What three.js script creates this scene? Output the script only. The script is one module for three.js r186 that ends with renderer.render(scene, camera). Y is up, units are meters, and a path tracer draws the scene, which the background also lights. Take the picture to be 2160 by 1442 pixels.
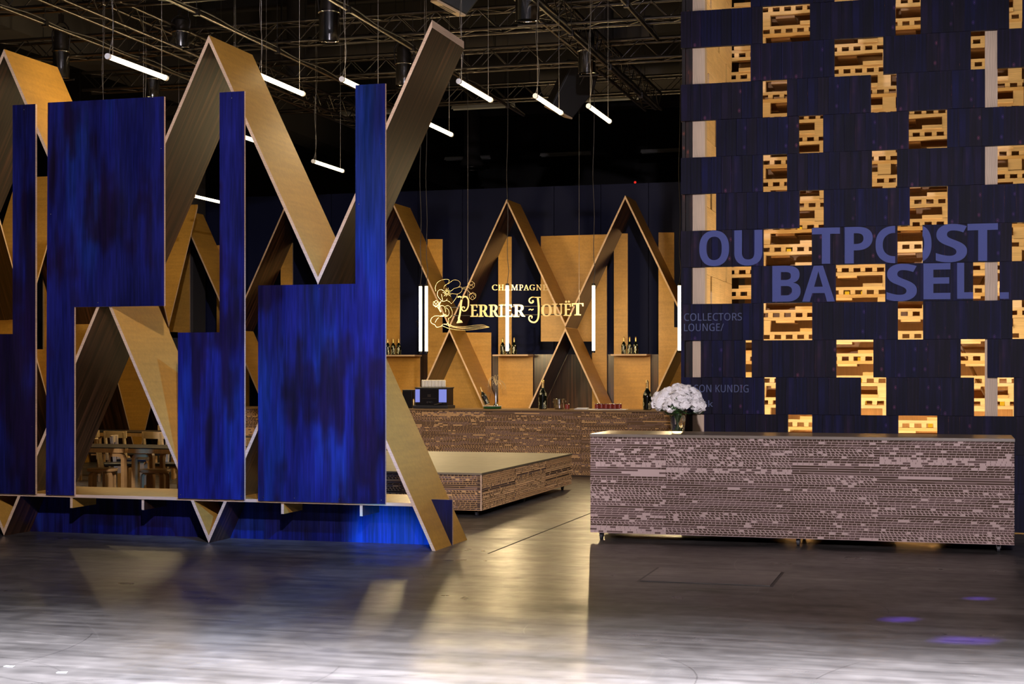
import * as THREE from 'three';
import { mergeGeometries } from 'three/addons/utils/BufferGeometryUtils.js';
import { RoundedBoxGeometry } from 'three/addons/geometries/RoundedBoxGeometry.js';
import { FontLoader } from 'three/addons/loaders/FontLoader.js';
import { RectAreaLightUniformsLib } from 'three/addons/lights/RectAreaLightUniformsLib.js';
RectAreaLightUniformsLib.init();

// ---------------------------------------------------------------- camera, exposure, large lights
const scene = new THREE.Scene();
scene.background = new THREE.Color(0x000000);
const camera = new THREE.PerspectiveCamera(25.398, 2160 / 1442, 0.1, 120);
camera.position.set(0, 1.65, 0);
camera.rotation.y = 16.1226 * Math.PI / 180;
camera.setViewOffset(2160, 1442, 0, -61, 2160, 1442);
const renderer = new THREE.WebGLRenderer({ antialias: true });
renderer.toneMapping = THREE.LinearToneMapping;
renderer.toneMappingExposure = 1.0;
renderer.shadowMap.enabled = true;

const GLOW = new THREE.Color().setRGB(1, 0.80, 0.48);
const WARM = new THREE.Color().setRGB(1, 0.74, 0.38);
const FLOOD = new THREE.Color().setRGB(0.84, 0.87, 1);
const LILAC = new THREE.Color().setRGB(1, 0.90, 0.98);
const spots = [   // the hall's own floodlights over the visitors' side: position, aim, colour, power, half angle, softness
  ...[-10.6, -7.2, -3.8, -0.4, 3.0].map(x => [[x, 6.6, -3.6], [x, 0, -4.3], FLOOD, x > -1 ? 3300 : 1500, 0.72, 0.9]),
  [[1.2, 7.2, 1.5], [-6.8, 2.6, -13.2], LILAC, 680, 0.30, 0.8],
  [[0.8, 4.6, 1.5], [-1.2, 1.9, -14.4], LILAC, 520, 0.36, 0.9],
  [[1.2, 6.2, -5.0], [-5.9, 1.4, -13.2], new THREE.Color().setRGB(0.06, 0.30, 1), 760, 0.15, 1],
  [[-2.6, 0.4, 1.4], [-5.14, -0.08, -13.6], new THREE.Color().setRGB(0.03, 0.36, 1), 4200, 0.034, 0.6],
];

// ---------------------------------------------------------------- helpers
let seed = 7;
const rnd = () => { seed = (seed * 1664525 + 1013904223) >>> 0; return seed / 4294967296; };
const rr = (a, b) => a + (b - a) * rnd();
const V = (x, y, z) => new THREE.Vector3(x, y, z);
const taken = {};
function numbered(n) { const k = taken[n] = (taken[n] ?? -1) + 1; return k ? n + '_' + String(k).padStart(3, '0') : n; }
function tag(o, label, category, group, kind) {
  if (label) o.userData.label = label;
  if (category) o.userData.category = category;
  if (group) o.userData.group = group;
  if (kind) o.userData.kind = kind;
  return o;
}
function thing(name, label, category, pos = [0, 0, 0], turn = 0, group) {
  const g = new THREE.Group(); g.name = numbered(name); g.position.set(...pos); g.rotation.y = turn; scene.add(g);
  return tag(g, label, category, group);
}
function obj(name, geo, mat, parent, pos) {
  const g = Array.isArray(geo) ? merge(geo) : geo;
  const m = new THREE.Mesh(g, mat); m.name = parent ? name : numbered(name);
  m.castShadow = m.receiveShadow = true; if (pos) m.position.set(...pos);
  (parent || scene).add(m); return m;
}
function struct(name, geo, mat, label, parent) { const m = obj(name, geo, mat, parent); m.name = name; if (!parent) tag(m, label, name.split('_')[0], null, 'structure'); return m; }
function merge(list) {
  const l = list.map(g => { const n = g.index ? g.toNonIndexed() : g; for (const k of Object.keys(n.attributes)) if (!['position', 'normal', 'uv'].includes(k)) n.deleteAttribute(k);
    if (!n.attributes.uv) n.setAttribute('uv', new THREE.BufferAttribute(new Float32Array(n.attributes.position.count * 2), 2)); n.clearGroups(); return n; });
  return mergeGeometries(l);
}
// box between corners with uv in metres; alongX turns the grain
function box(x0, x1, y0, y1, z0, z1, off = [0, 0], turn = false) {
  const P = [], N = [], U = [];
  const q = (a, b, c, d, n, ua, va) => { for (const p of [a, b, c, a, c, d]) { P.push(...p); N.push(...n); let u = p[ua] + off[0], v = p[va] + off[1]; if (turn) [u, v] = [v, u]; U.push(u, v); } };
  q([x0, y0, z1], [x1, y0, z1], [x1, y1, z1], [x0, y1, z1], [0, 0, 1], 0, 1);
  q([x1, y0, z0], [x0, y0, z0], [x0, y1, z0], [x1, y1, z0], [0, 0, -1], 0, 1);
  q([x1, y0, z1], [x1, y0, z0], [x1, y1, z0], [x1, y1, z1], [1, 0, 0], 2, 1);
  q([x0, y0, z0], [x0, y0, z1], [x0, y1, z1], [x0, y1, z0], [-1, 0, 0], 2, 1);
  q([x0, y1, z1], [x1, y1, z1], [x1, y1, z0], [x0, y1, z0], [0, 1, 0], 0, 2);
  q([x0, y0, z0], [x1, y0, z0], [x1, y0, z1], [x0, y0, z1], [0, -1, 0], 0, 2);
  return geoOf(P, N, U);
}
function geoOf(P, N, U) {
  const g = new THREE.BufferGeometry();
  g.setAttribute('position', new THREE.Float32BufferAttribute(P, 3)); g.setAttribute('normal', new THREE.Float32BufferAttribute(N, 3)); g.setAttribute('uv', new THREE.Float32BufferAttribute(U, 2));
  return g;
}
// prism: counter-clockwise outline in (x, y), from z0 (back) to z1 (front); every face names its material slot
function prism(poly, z0, z1, front, back, sides, off = [0, 0]) {
  const sh = THREE.ShapeUtils.triangulateShape(poly.map(p => new THREE.Vector2(...p)), []);
  const buckets = {}; const B = m => buckets[m] ??= { P: [], N: [], U: [] };
  for (const t of sh) {
    for (const i of t) { const b = B(front); b.P.push(poly[i][0], poly[i][1], z1); b.N.push(0, 0, 1); b.U.push(poly[i][0] + off[0], poly[i][1] + off[1]); }
    for (const i of [t[0], t[2], t[1]]) { const b = B(back); b.P.push(poly[i][0], poly[i][1], z0); b.N.push(0, 0, -1); b.U.push(poly[i][0] + off[0], poly[i][1] + off[1]); }
  }
  poly.forEach((a, i) => {
    const c = poly[(i + 1) % poly.length], dx = c[0] - a[0], dy = c[1] - a[1], l = Math.hypot(dx, dy), n = [dy / l, -dx / l, 0];
    const b = B(Array.isArray(sides) ? sides[i] : sides);
    for (const [p, z, s] of [[a, z1, 0], [a, z0, 0], [c, z0, l], [a, z1, 0], [c, z0, l], [c, z1, l]]) { b.P.push(p[0], p[1], z); b.N.push(...n); b.U.push(z + off[0], s + off[1]); }
  });
  const P = [], N = [], U = [], groups = []; let at = 0;
  for (const m of Object.keys(buckets)) { const b = buckets[m]; for (const v of b.P) P.push(v); for (const v of b.N) N.push(v); for (const v of b.U) U.push(v); groups.push([at, b.P.length / 3, +m]); at += b.P.length / 3; }
  const g = geoOf(P, N, U); for (const x of groups) g.addGroup(...x); return g;
}
function tube(pts, r, seg = 24, rad = 6, closed = false) { return new THREE.TubeGeometry(new THREE.CatmullRomCurve3(pts.map(p => V(...p)), closed), seg, r, rad, closed); }
function bar(a, b, r, n = 8) {   // straight round bar
  const A = V(...a), Bv = V(...b), d = Bv.clone().sub(A), g = new THREE.CylinderGeometry(r, r, d.length(), n);
  g.applyQuaternion(new THREE.Quaternion().setFromUnitVectors(V(0, 1, 0), d.clone().normalize())); g.translate(...A.add(Bv).multiplyScalar(0.5).toArray()); return g;
}
function lathe(pts, n = 24) { return new THREE.LatheGeometry(pts.map(p => new THREE.Vector2(...p)), n); }
const T = (g, x, y, z) => g.translate(x, y, z);

// tileable value noise
const hash = (x, y, s) => { let n = Math.imul(x, 374761393) + Math.imul(y, 668265263) + Math.imul(s, 1442695041); n = Math.imul(n ^ (n >>> 13), 1274126177); return ((n ^ (n >>> 16)) >>> 0) / 4294967296; };
function vnoise(x, y, px, py, s) {
  const xi = Math.floor(x), yi = Math.floor(y), fx = x - xi, fy = y - yi, sx = fx * fx * (3 - 2 * fx), sy = fy * fy * (3 - 2 * fy);
  const m = (a, p) => ((a % p) + p) % p, X0 = m(xi, px), X1 = m(xi + 1, px), Y0 = m(yi, py), Y1 = m(yi + 1, py);
  const a = hash(X0, Y0, s), b = hash(X1, Y0, s), c = hash(X0, Y1, s), d = hash(X1, Y1, s);
  return a + (b - a) * sx + (c - a) * sy + (a - b - c + d) * sx * sy;
}
function fbm(u, v, px, py, oct, s) { let t = 0, a = 0.5, n = 0; for (let i = 0; i < oct; i++) { t += a * vnoise(u * px, v * py, px, py, s + i); n += a; a *= 0.5; px *= 2; py *= 2; } return t / n; }
const clamp = (x, a = 0, b = 1) => Math.min(b, Math.max(a, x)), sst = (a, b, x) => { const t = clamp((x - a) / (b - a)); return t * t * (3 - 2 * t); };
function tex(w, h, fn, metres, srgb = true) {
  const d = new Uint8Array(w * h * 4);
  for (let j = 0; j < h; j++) for (let i = 0; i < w; i++) { const c = fn(i / w, j / h), k = (j * w + i) * 4; for (let q = 0; q < 3; q++) d[k + q] = 255 * clamp(Array.isArray(c) ? c[q] : c); d[k + 3] = 255; }
  const t = new THREE.DataTexture(d, w, h); t.wrapS = t.wrapT = THREE.RepeatWrapping; t.magFilter = THREE.LinearFilter; t.minFilter = THREE.LinearMipmapLinearFilter; t.generateMipmaps = true;
  if (srgb) t.colorSpace = THREE.SRGBColorSpace; t.repeat.set(1 / metres[0], 1 / metres[1]); t.needsUpdate = true; return t;
}
const mat = (rgb, rough = 0.6, more = {}) => new THREE.MeshStandardMaterial({ color: new THREE.Color().setRGB(...rgb), roughness: rough, ...more });
const phys = (rgb, rough, more = {}) => new THREE.MeshPhysicalMaterial({ color: new THREE.Color().setRGB(...rgb), roughness: rough, ...more });

// ---------------------------------------------------------------- materials
const texPly = tex(512, 512, (u, v) => { const g = fbm(u, v, 6, 90, 3, 11), b = fbm(u, v, 3, 5, 4, 12), f = fbm(u, v, 120, 120, 1, 13); return 0.80 + 0.10 * g + 0.12 * (b - 0.5) + 0.06 * (f - 0.5); }, [2.4, 2.4]);
const texFilm = tex(512, 1024, (u, v) => { const g = fbm(u, v, 60, 3, 3, 21), b = fbm(u, v, 3, 4, 4, 22); const k = 0.26 + 0.8 * g * g * (0.5 + 1.1 * b); return [k, k * 0.97, k * 0.94]; }, [1.3, 2.8]);
const texBlue = tex(1536, 1536, (u, v) => {   // blue stained film: fine weave, brushed streaks, brown worn patches
  const w = fbm(u, v, 420, 24, 2, 31), st = fbm(u, v, 46, 4, 3, 32), b = fbm(u, v, 9, 5, 5, 33), p = sst(0.50, 0.66, fbm(u, v, 9, 6, 5, 34) * 0.7 + fbm(u, v, 70, 7, 2, 35) * 0.3), li = sst(0.55, 0.75, fbm(u, v, 16, 3, 4, 36));
  const k = 0.62 + 0.34 * (w - 0.5) + 0.34 * (st - 0.5) + 0.4 * (b - 0.5);
  let c = [0.46 * k, 0.50 * k + 0.18 * li, 0.95 * k + 0.16 * li]; const br = [0.44 * k, 0.26 * k, 0.44 * k];
  return c.map((x, i) => x + (br[i] - x) * p * 0.9);
}, [5.6, 5.6]);
const texBlueR = tex(512, 512, (u, v) => { const k = 0.30 + 0.25 * fbm(u, v, 50, 4, 3, 37) + 0.2 * fbm(u, v, 5, 5, 4, 38); return k; }, [2.8, 2.8], false);
const texChar = tex(1024, 1024, (u, v) => {   // charred and stained softwood: vertical grain, knots
  const g = fbm(u, v, 130, 5, 3, 41), b = fbm(u, v, 12, 7, 4, 42); let k = 0.13 + 0.30 * g * (0.4 + b); let kn = 0;
  const cx = Math.floor(u * 22), cy = Math.floor(v * 12);
  if (hash(cx, cy, 5) < 0.42) { const du = (u * 22 - cx - 0.3 - 0.4 * hash(cx, cy, 6)) / 1.0, dv = (v * 12 - cy - 0.3 - 0.4 * hash(cx, cy, 7)) / 0.8, d = Math.hypot(du, dv); kn = sst(0.17, 0.05, d) * (0.6 + 0.4 * Math.sin(d * 70)); }
  return [k * 0.80 + kn * 0.85 + 0.34 * sst(0.56, 0.8, b) * g, k * 0.78 + kn * 0.5 + 0.16 * sst(0.56, 0.8, b) * g, k * 1.15 + kn * 0.4];
}, [2.6, 2.6]);
const texPine = tex(512, 512, (u, v) => { const g = fbm(u, v, 3, 60, 3, 51), b = fbm(u, v, 3, 6, 3, 52), r = 0.5 + 0.5 * Math.sin((v * 40 + 3 * b) * 6.283); const k = 0.80 + 0.1 * g + 0.05 * r + 0.12 * (b - 0.5); return [k, k * 0.95, k * 0.86]; }, [0.8, 0.8]);
const texFloor = (() => {   // polished concrete: clouds, trowel marks, scratches, specks
  const W = 2048, f = new Float32Array(W * W);
  for (let j = 0; j < W; j++) for (let i = 0; i < W; i++) { const u = i / W, v = j / W; const a = fbm(u, v, 7, 9, 5, 61), b = fbm(u, v, 90, 90, 2, 62), c = fbm(u, v, 6, 60, 3, 63); f[j * W + i] = 0.56 + 0.46 * (a - 0.5) + 0.18 * (b - 0.5) + 0.14 * (c - 0.5) + 0.22 * (fbm(u, v, 14, 190, 2, 66) - 0.5); }
  let s = 99; const r = () => { s = (s * 1664525 + 1013904223) >>> 0; return s / 4294967296; };
  for (let n = 0; n < 760; n++) { let x = r() * W, y = r() * W, a = (r() < 0.7 ? (r() - 0.5) * 0.7 : r() * 6.28), l = 20 + r() * r() * 420, d = r() < 0.6 ? -0.26 * r() : 0.24 * r(), bend = (r() - 0.5) * 0.012; for (let k = 0; k < l; k++) { const i = ((Math.round(y) % W) + W) % W * W + ((Math.round(x) % W) + W) % W; f[i] += d; if (r() < 0.35) f[(i + W) % (W * W)] += d * 0.6; x += Math.cos(a); y += Math.sin(a); a += bend; } }
  return tex(W, W, (u, v) => { const k = f[Math.floor(v * W) * W + Math.floor(u * W)]; return [k, k * 0.975, k * 0.965]; }, [11, 11]);
})();
const texFloorR = tex(1024, 1024, (u, v) => 0.20 + 0.24 * fbm(u, v, 8, 24, 4, 64) + 0.10 * fbm(u, v, 80, 80, 2, 65), [7, 7], false);
const texBottle = tex(256, 256, (u, v) => { const f = (cx, cy, r) => { const dx = ((u - cx + 1.5) % 1 - 0.5) * 1.3, dy = v - cy, a = Math.atan2(dy, dx), d = Math.hypot(dx, dy), e = r * (0.75 + 0.25 * Math.cos(5 * a)); return sst(0.018, 0.006, Math.abs(d - e)) + 0.35 * sst(e, e * 0.8, d); };
  const k = clamp(f(0.2, 0.62, 0.10) + f(0.33, 0.42, 0.08) + f(0.12, 0.36, 0.07) + f(0.7, 0.62, 0.10) + f(0.83, 0.4, 0.08) + f(0.6, 0.38, 0.07) + f(0.45, 0.66, 0.06) + f(0.95, 0.66, 0.06)); const base = [0.035, 0.06, 0.04]; return base.map((c, i) => c + ([0.92, 0.9, 0.72][i] - c) * k); }, [1, 1]);

const M = {
  ply: mat([0.66, 0.345, 0.06], 0.42, { map: texPly }),
  film: phys([0.15, 0.066, 0.03], 0.3, { clearcoat: 0.3, clearcoatRoughness: 0.2, map: texFilm }),
  edge: mat([0.70, 0.54, 0.44], 0.7, { map: texPine }),
  blue: phys([0.080, 0.080, 0.225], 0.9, { specularIntensity: 0.35, map: texBlue, roughnessMap: texBlueR }),
  shelf: mat([0.30, 0.18, 0.08], 0.3, { map: texPly }),
  pine: mat([0.84, 0.63, 0.39], 0.55, { map: texPine }),
  pine2: mat([0.76, 0.50, 0.23], 0.6, { map: texPine }),
  pinePale: mat([0.78, 0.66, 0.58], 0.6, { map: texPine }),
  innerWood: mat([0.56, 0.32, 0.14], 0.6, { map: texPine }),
  charBrown: mat([0.30, 0.16, 0.085], 0.75, { map: texChar }),
  letter: phys([0.075, 0.095, 0.29], 0.6, { specularIntensity: 0.4 }),
  letterDim: mat([0.06, 0.08, 0.19], 0.6),
  midBrown: mat([0.14, 0.086, 0.074], 0.9),
  paper: mat([0.52, 0.385, 0.35], 0.85),
  kraft: mat([0.52, 0.31, 0.13], 0.85),
  paper2: mat([0.54, 0.42, 0.34], 0.85),
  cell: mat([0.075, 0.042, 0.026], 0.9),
  counterTop: mat([0.30, 0.235, 0.18], 0.28, { map: texPly }),
  stageTop: mat([0.27, 0.215, 0.13], 0.58, { map: texPly }),
  floor: mat([0.30, 0.285, 0.27], 1, { map: texFloor, roughnessMap: texFloorR }),
  plate: mat([0.34, 0.32, 0.30], 0.35, { map: texFloor }),
  hall: mat([0.03, 0.028, 0.03], 0.8),
  hallBlue: phys([0.007, 0.010, 0.042], 0.65, { specularIntensity: 0.4 }),
  concrete: mat([0.05, 0.044, 0.042], 0.85),
  steel: mat([0.13, 0.115, 0.105], 0.28, { metalness: 0.9 }),
  steelDark: mat([0.07, 0.062, 0.06], 0.4, { metalness: 0.8 }),
  chrome: mat([0.6, 0.6, 0.62], 0.14, { metalness: 1 }),
  black: mat([0.015, 0.015, 0.017], 0.4),
  blackGloss: mat([0.008, 0.008, 0.01], 0.15),
  rubber: mat([0.03, 0.03, 0.035], 0.5),
  cable: mat([0.10, 0.09, 0.08], 0.5),
  wire: mat([0.35, 0.32, 0.28], 0.4, { metalness: 0.6 }),
  gold: mat([0.60, 0.47, 0.24], 0.45),
  foil: mat([0.75, 0.52, 0.2], 0.35, { metalness: 0.8 }),
  bottle: mat([1, 1, 1], 0.12, { map: texBottle }),
  bottleNeck: mat([0.02, 0.035, 0.02], 0.1),
  birch: mat([0.72, 0.46, 0.20], 0.5, { map: texPine }),
  birchPale: mat([0.82, 0.66, 0.42], 0.5, { map: texPine }),
  seatBlack: mat([0.012, 0.012, 0.013], 0.35),
  glass: phys([1, 1, 1], 0.02, { transmission: 1, thickness: 0.004, ior: 1.5 }),
  glassThin: phys([1, 1, 1], 0.02, { transmission: 1, thickness: 0, ior: 1.5 }),
  water: phys([0.96, 1, 0.97], 0.0, { transmission: 1, thickness: 0.1, ior: 1.33 }),
  petal: mat([0.88, 0.84, 0.82], 0.8, { side: THREE.DoubleSide }),
  petalCore: mat([0.86, 0.76, 0.52], 0.8, { side: THREE.DoubleSide }),
  leaf: mat([0.045, 0.11, 0.025], 0.5, { side: THREE.DoubleSide }),
  stem: mat([0.09, 0.18, 0.04], 0.5),
  cloth: mat([0.74, 0.70, 0.58], 0.9),
  red: mat([0.22, 0.03, 0.02], 0.3),
  white: mat([0.75, 0.75, 0.74], 0.5),
  green: mat([0.02, 0.12, 0.03], 0.4),
  tubeGlow: new THREE.MeshStandardMaterial({ color: 0xffffff, emissive: new THREE.Color().setRGB(1, 0.80, 0.46), emissiveIntensity: 7 }),
  floodGlow: new THREE.MeshStandardMaterial({ color: 0xffffff, emissive: new THREE.Color().setRGB(1, 0.74, 0.38), emissiveIntensity: 3 }),
  amber: new THREE.MeshStandardMaterial({ color: 0x553300, emissive: new THREE.Color().setRGB(1, 0.50, 0.02), emissiveIntensity: 0.85 }),
  screenGlow: new THREE.MeshStandardMaterial({ color: 0x111122, emissive: new THREE.Color().setRGB(0.30, 0.34, 0.95), emissiveIntensity: 0.75 }),
  redGlow: new THREE.MeshStandardMaterial({ color: 0x330000, emissive: new THREE.Color().setRGB(1, 0.03, 0.02), emissiveIntensity: 0.8 }),
  lensGlow: new THREE.MeshStandardMaterial({ color: 0xffffff, emissive: LILAC, emissiveIntensity: 3 }),
};
const charTints = [[0.11, 0.095, 0.30], [0.08, 0.085, 0.34], [0.16, 0.11, 0.26], [0.075, 0.07, 0.20], [0.19, 0.125, 0.23], [0.075, 0.095, 0.40]].map(c => phys(c, 0.6, { specularIntensity: 0.3, map: texChar }));
const PLANK = [M.edge, M.ply, M.film, M.blue];   // slots: 0 raw edge, 1 golden face, 2 brown film, 3 blue stained film

// ---------------------------------------------------------------- hall
const X0 = -26, X1 = 12, Z0 = -44, Z1 = 9, HY = 9.6;
struct('floor', box(X0, X1, -0.2, 0, Z0, Z1), M.floor, 'polished grey concrete floor of the hall with scratches and trowel marks');
struct('ceiling', box(X0, X1, HY, HY + 0.2, Z0, Z1), M.hall, 'dark ceiling slab of the exhibition hall above the rigging');
struct('wall_left', box(X0 - 0.2, X0, -0.2, HY, Z0, Z1), M.hall, 'dark side wall of the hall beyond the lounge');
struct('wall_right', box(X1, X1 + 0.2, -0.2, HY, Z0, Z1), M.hall, 'dark side wall of the hall beyond the timber tower');
struct('wall_back', box(X0, X1, -0.2, HY, Z0 - 0.2, Z0), M.hall, 'dark far wall of the hall behind the navy partition');
struct('wall_front', box(X0, X1, -0.2, HY, Z1, Z1 + 0.2), M.hall, 'dark hall wall on the visitors side');
// floor joint and inspection plate
tag(obj('floor_groove', box(-2.365, -1.305, 0.0003, 0.001, -12.575, -11.69), M.black), 'thin dark groove framing the hatch in the concrete floor', 'groove', null, 'structure');
tag(obj('floor_hatch', [box(-2.34, -1.33, 0.001, 0.006, -12.55, -11.715)], M.plate), 'flat rectangular steel hatch cover set in the concrete floor before the reception counter', 'hatch');
tag(obj('floor_joint', [box(-4.02, -4.004, 0.0005, 0.0025, -19.5, -13.1)], M.hall), 'thin dark expansion joint in the concrete beside the stage', 'joint', null, 'structure');
for (const [x, z, a] of [[-4.67, -7.29, 0.3], [-5.05, -7.36, 0.1]]) { const m = obj('paper_scrap', box(-0.028, 0.028, 0, 0.002, -0.014, 0.014), M.white); m.position.set(x, 0.0005, z); m.rotation.y = a; tag(m, 'tiny white scrap of tape lying on the bare concrete floor', 'scrap', 'white scraps on the floor'); }
// navy partition behind the bar: each panel a part
{
  const p = thing('partition_wall', 'tall navy panelled partition standing behind the bar lattice', 'partition');
  for (let k = 0; k < 15; k++) { const x = -16.6 + k * 0.98; obj('panel', box(x + 0.006, x + 0.974, 0, 5.42, -30.06, -30), M.hallBlue, p); }
  obj('backing', box(-16.6, -1.9, 0, 5.40, -30.12, -30.062), M.black, p);
}
{ // dark column at the far corner
  const c = thing('hall_column', 'dark grey upright column rising behind the lounge corner', 'column');
  obj('shaft', new RoundedBoxGeometry(1.15, HY, 0.6, 2, 0.03).translate(-15.95, HY / 2, -29.2), M.concrete, c);
  obj('plinth', box(-16.6, -15.3, 0, 0.12, -29.55, -28.85), M.black, c);
}

// ---------------------------------------------------------------- lamps on the visitors' side (hung behind and above the camera)
spots.forEach(([p, a, col, pw, ang, pen], i) => {
  const t = thing('flood_lamp', i < 5 ? 'black flood lamp pointing down at the open floor' : i < 7 ? 'black profile lamp aimed across at the counters and screens' : p[1] > 2 ? 'black stage lamp throwing blue light at the plywood screen' : 'small black blue-lensed lamp on a floor stand aimed under the screen', 'lamp', p, 0, i < 5 ? 'floor flood lamps'   : i < 7 ? 'front profile lamps' : 'blue stage lamps');
  const d = V(...a).sub(V(...p)).normalize(), q = new THREE.Quaternion().setFromUnitVectors(V(0, -1, 0), d);
  obj('housing', lathe([[0, 0.42], [0.1, 0.4], [0.13, 0.3], [0.13, 0.02], [0.12, 0.02], [0.12, 0.28], [0, 0.3]]).applyQuaternion(q), M.black, t);
  obj('lens', new THREE.CylinderGeometry(0.115, 0.115, 0.01, 20).translate(0, 0.06, 0).applyQuaternion(q), i < 7 ? M.lensGlow : new THREE.MeshStandardMaterial({ color: 0x000022, emissive: col, emissiveIntensity: 2 }), t);
  if (p[1] > 2) obj('hook', bar([0, 0.3, 0], [0, HY - p[1], 0], 0.012), M.black, t); else obj('stand', [bar([0, 0, 0.2], [0, -p[1] + 0.02, 0.2], 0.012), lathe([[0, 0], [0.14, 0], [0.14, 0.015], [0, 0.02]]).translate(0, -p[1], 0.2)], M.black, t);
  const l = new THREE.SpotLight(col, pw, 0, ang, pen, 2); l.position.set(p[0] + d.x * 0.02, p[1] + d.y * 0.02, p[2] + d.z * 0.02); l.target.position.set(...a); l.castShadow = true; l.shadow.radius = 6; scene.add(l, l.target);
});

{ // violet projector with a shutter plate that throws three small bright squares on the floor
  const p = [0.384, 8.000, -10.301], t = thing('shutter_projector', 'black projector with a slotted shutter plate over the counter front', 'lamp', p), y = -0.400;
  const sh = new THREE.Shape([[-0.2, -0.2], [0.2, -0.2], [0.2, 0.2], [-0.2, 0.2]].map(q => new THREE.Vector2(...q)));
  for (const [x, z, w, d] of [[-0.0358, -0.0046, 0.008, 0.0085], [-0.015, 0.03, 0.015, 0.012], [-0.0093, -0.0604, 0.006, 0.0055]]) sh.holes.push(new THREE.Path([[x - w / 2 - d * 0.2, -z - d / 2], [x + w / 2 - d * 0.2, -z - d / 2], [x + w / 2 + d * 0.2, -z + d / 2], [x - w / 2 + d * 0.2, -z + d / 2]].map(q => new THREE.Vector2(...q))));
  obj('shutter_plate', new THREE.ExtrudeGeometry(sh, { depth: 0.002, bevelEnabled: false }).rotateX(-Math.PI / 2).translate(0, y, 0), M.black, t);
  obj('housing', [box(-0.2, -0.195, y, 0.3, -0.2, 0.2), box(0.195, 0.2, y, 0.3, -0.2, 0.2), box(-0.195, 0.195, y, 0.3, -0.2, -0.195), box(-0.195, 0.195, y, 0.3, 0.195, 0.2), box(-0.2, 0.2, 0.3, 0.31, -0.2, 0.2)], M.black, t);
  obj('hook', bar([0, 0.31, 0], [0, HY - p[1], 0], 0.012), M.black, t);
  const l = new THREE.SpotLight(new THREE.Color().setRGB(0.16, 0.06, 1), 1100, 0, 0.4, 0.2, 2); l.position.set(...p); l.target.position.set(p[0], 0, p[2]); l.castShadow = true; l.shadow.radius = 0.2; scene.add(l, l.target);
}

// ---------------------------------------------------------------- plywood lattice screens
const PITCH = 2.265, APEX = 4.87, MID = 2.53, MIDL = 2.455, TV = 0.07, DEPTH = 0.95;
// one slanting board of the lattice in the (x, y) plane: upper surface from a to b (a left), going back DEPTH from z1
function slant(parent, a, b, z1, depth = DEPTH) {
  let poly = [[a[0], a[1] - TV], [b[0], b[1] - TV], [b[0], b[1]], [a[0], a[1]]];
  if (Math.min(a[1], b[1]) < 0.12 && (a[2] || b[2])) {   // a free foot is cut level with the floor
    const s = (b[1] - a[1]) / (b[0] - a[0]);
    if (b[1] < a[1]) poly = [[a[0], a[1] - TV], [b[0] + (b[1] - TV) / -s * 1, 0], [b[0] + b[1] / -s, 0], [a[0], a[1]]];
  }
  const g = prism(poly, z1 - depth, z1, 0, 0, [2, 0, 1, 0], [rnd() * 3, rnd() * 3]);
  return obj('diagonal_board', g, PLANK, parent);
}
function lattice(parent, apexes, z1, first = true, last = true) {
  apexes.forEach((u, i) => {
    const L = u - PITCH / 2, R = u + PITCH / 2, end = i === apexes.length - 1 && !last, start = i === 0 && !first;
    if (!start) { slant(parent, [L, MID], [u, APEX], z1); slant(parent, [L, MIDL], [u, TV, end], z1); }
    if (!end) { slant(parent, [u, APEX], [R, MID], z1); slant(parent, [u, TV], [R, MIDL], z1); }
  });
}
function panel(parent, poly, z0, z1, front, back, screws = [], name = 'panel') {
  const p = obj(name, prism(poly, z0, z1, front, back, 0, [rnd() * 5, rnd() * 5]), PLANK, parent);
  for (const [x, y] of screws) obj('screw', new THREE.SphereGeometry(0.006, 8, 5).scale(1, 1, 0.4).translate(x, y, z1), M.chrome, p);
  return p;
}
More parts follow.
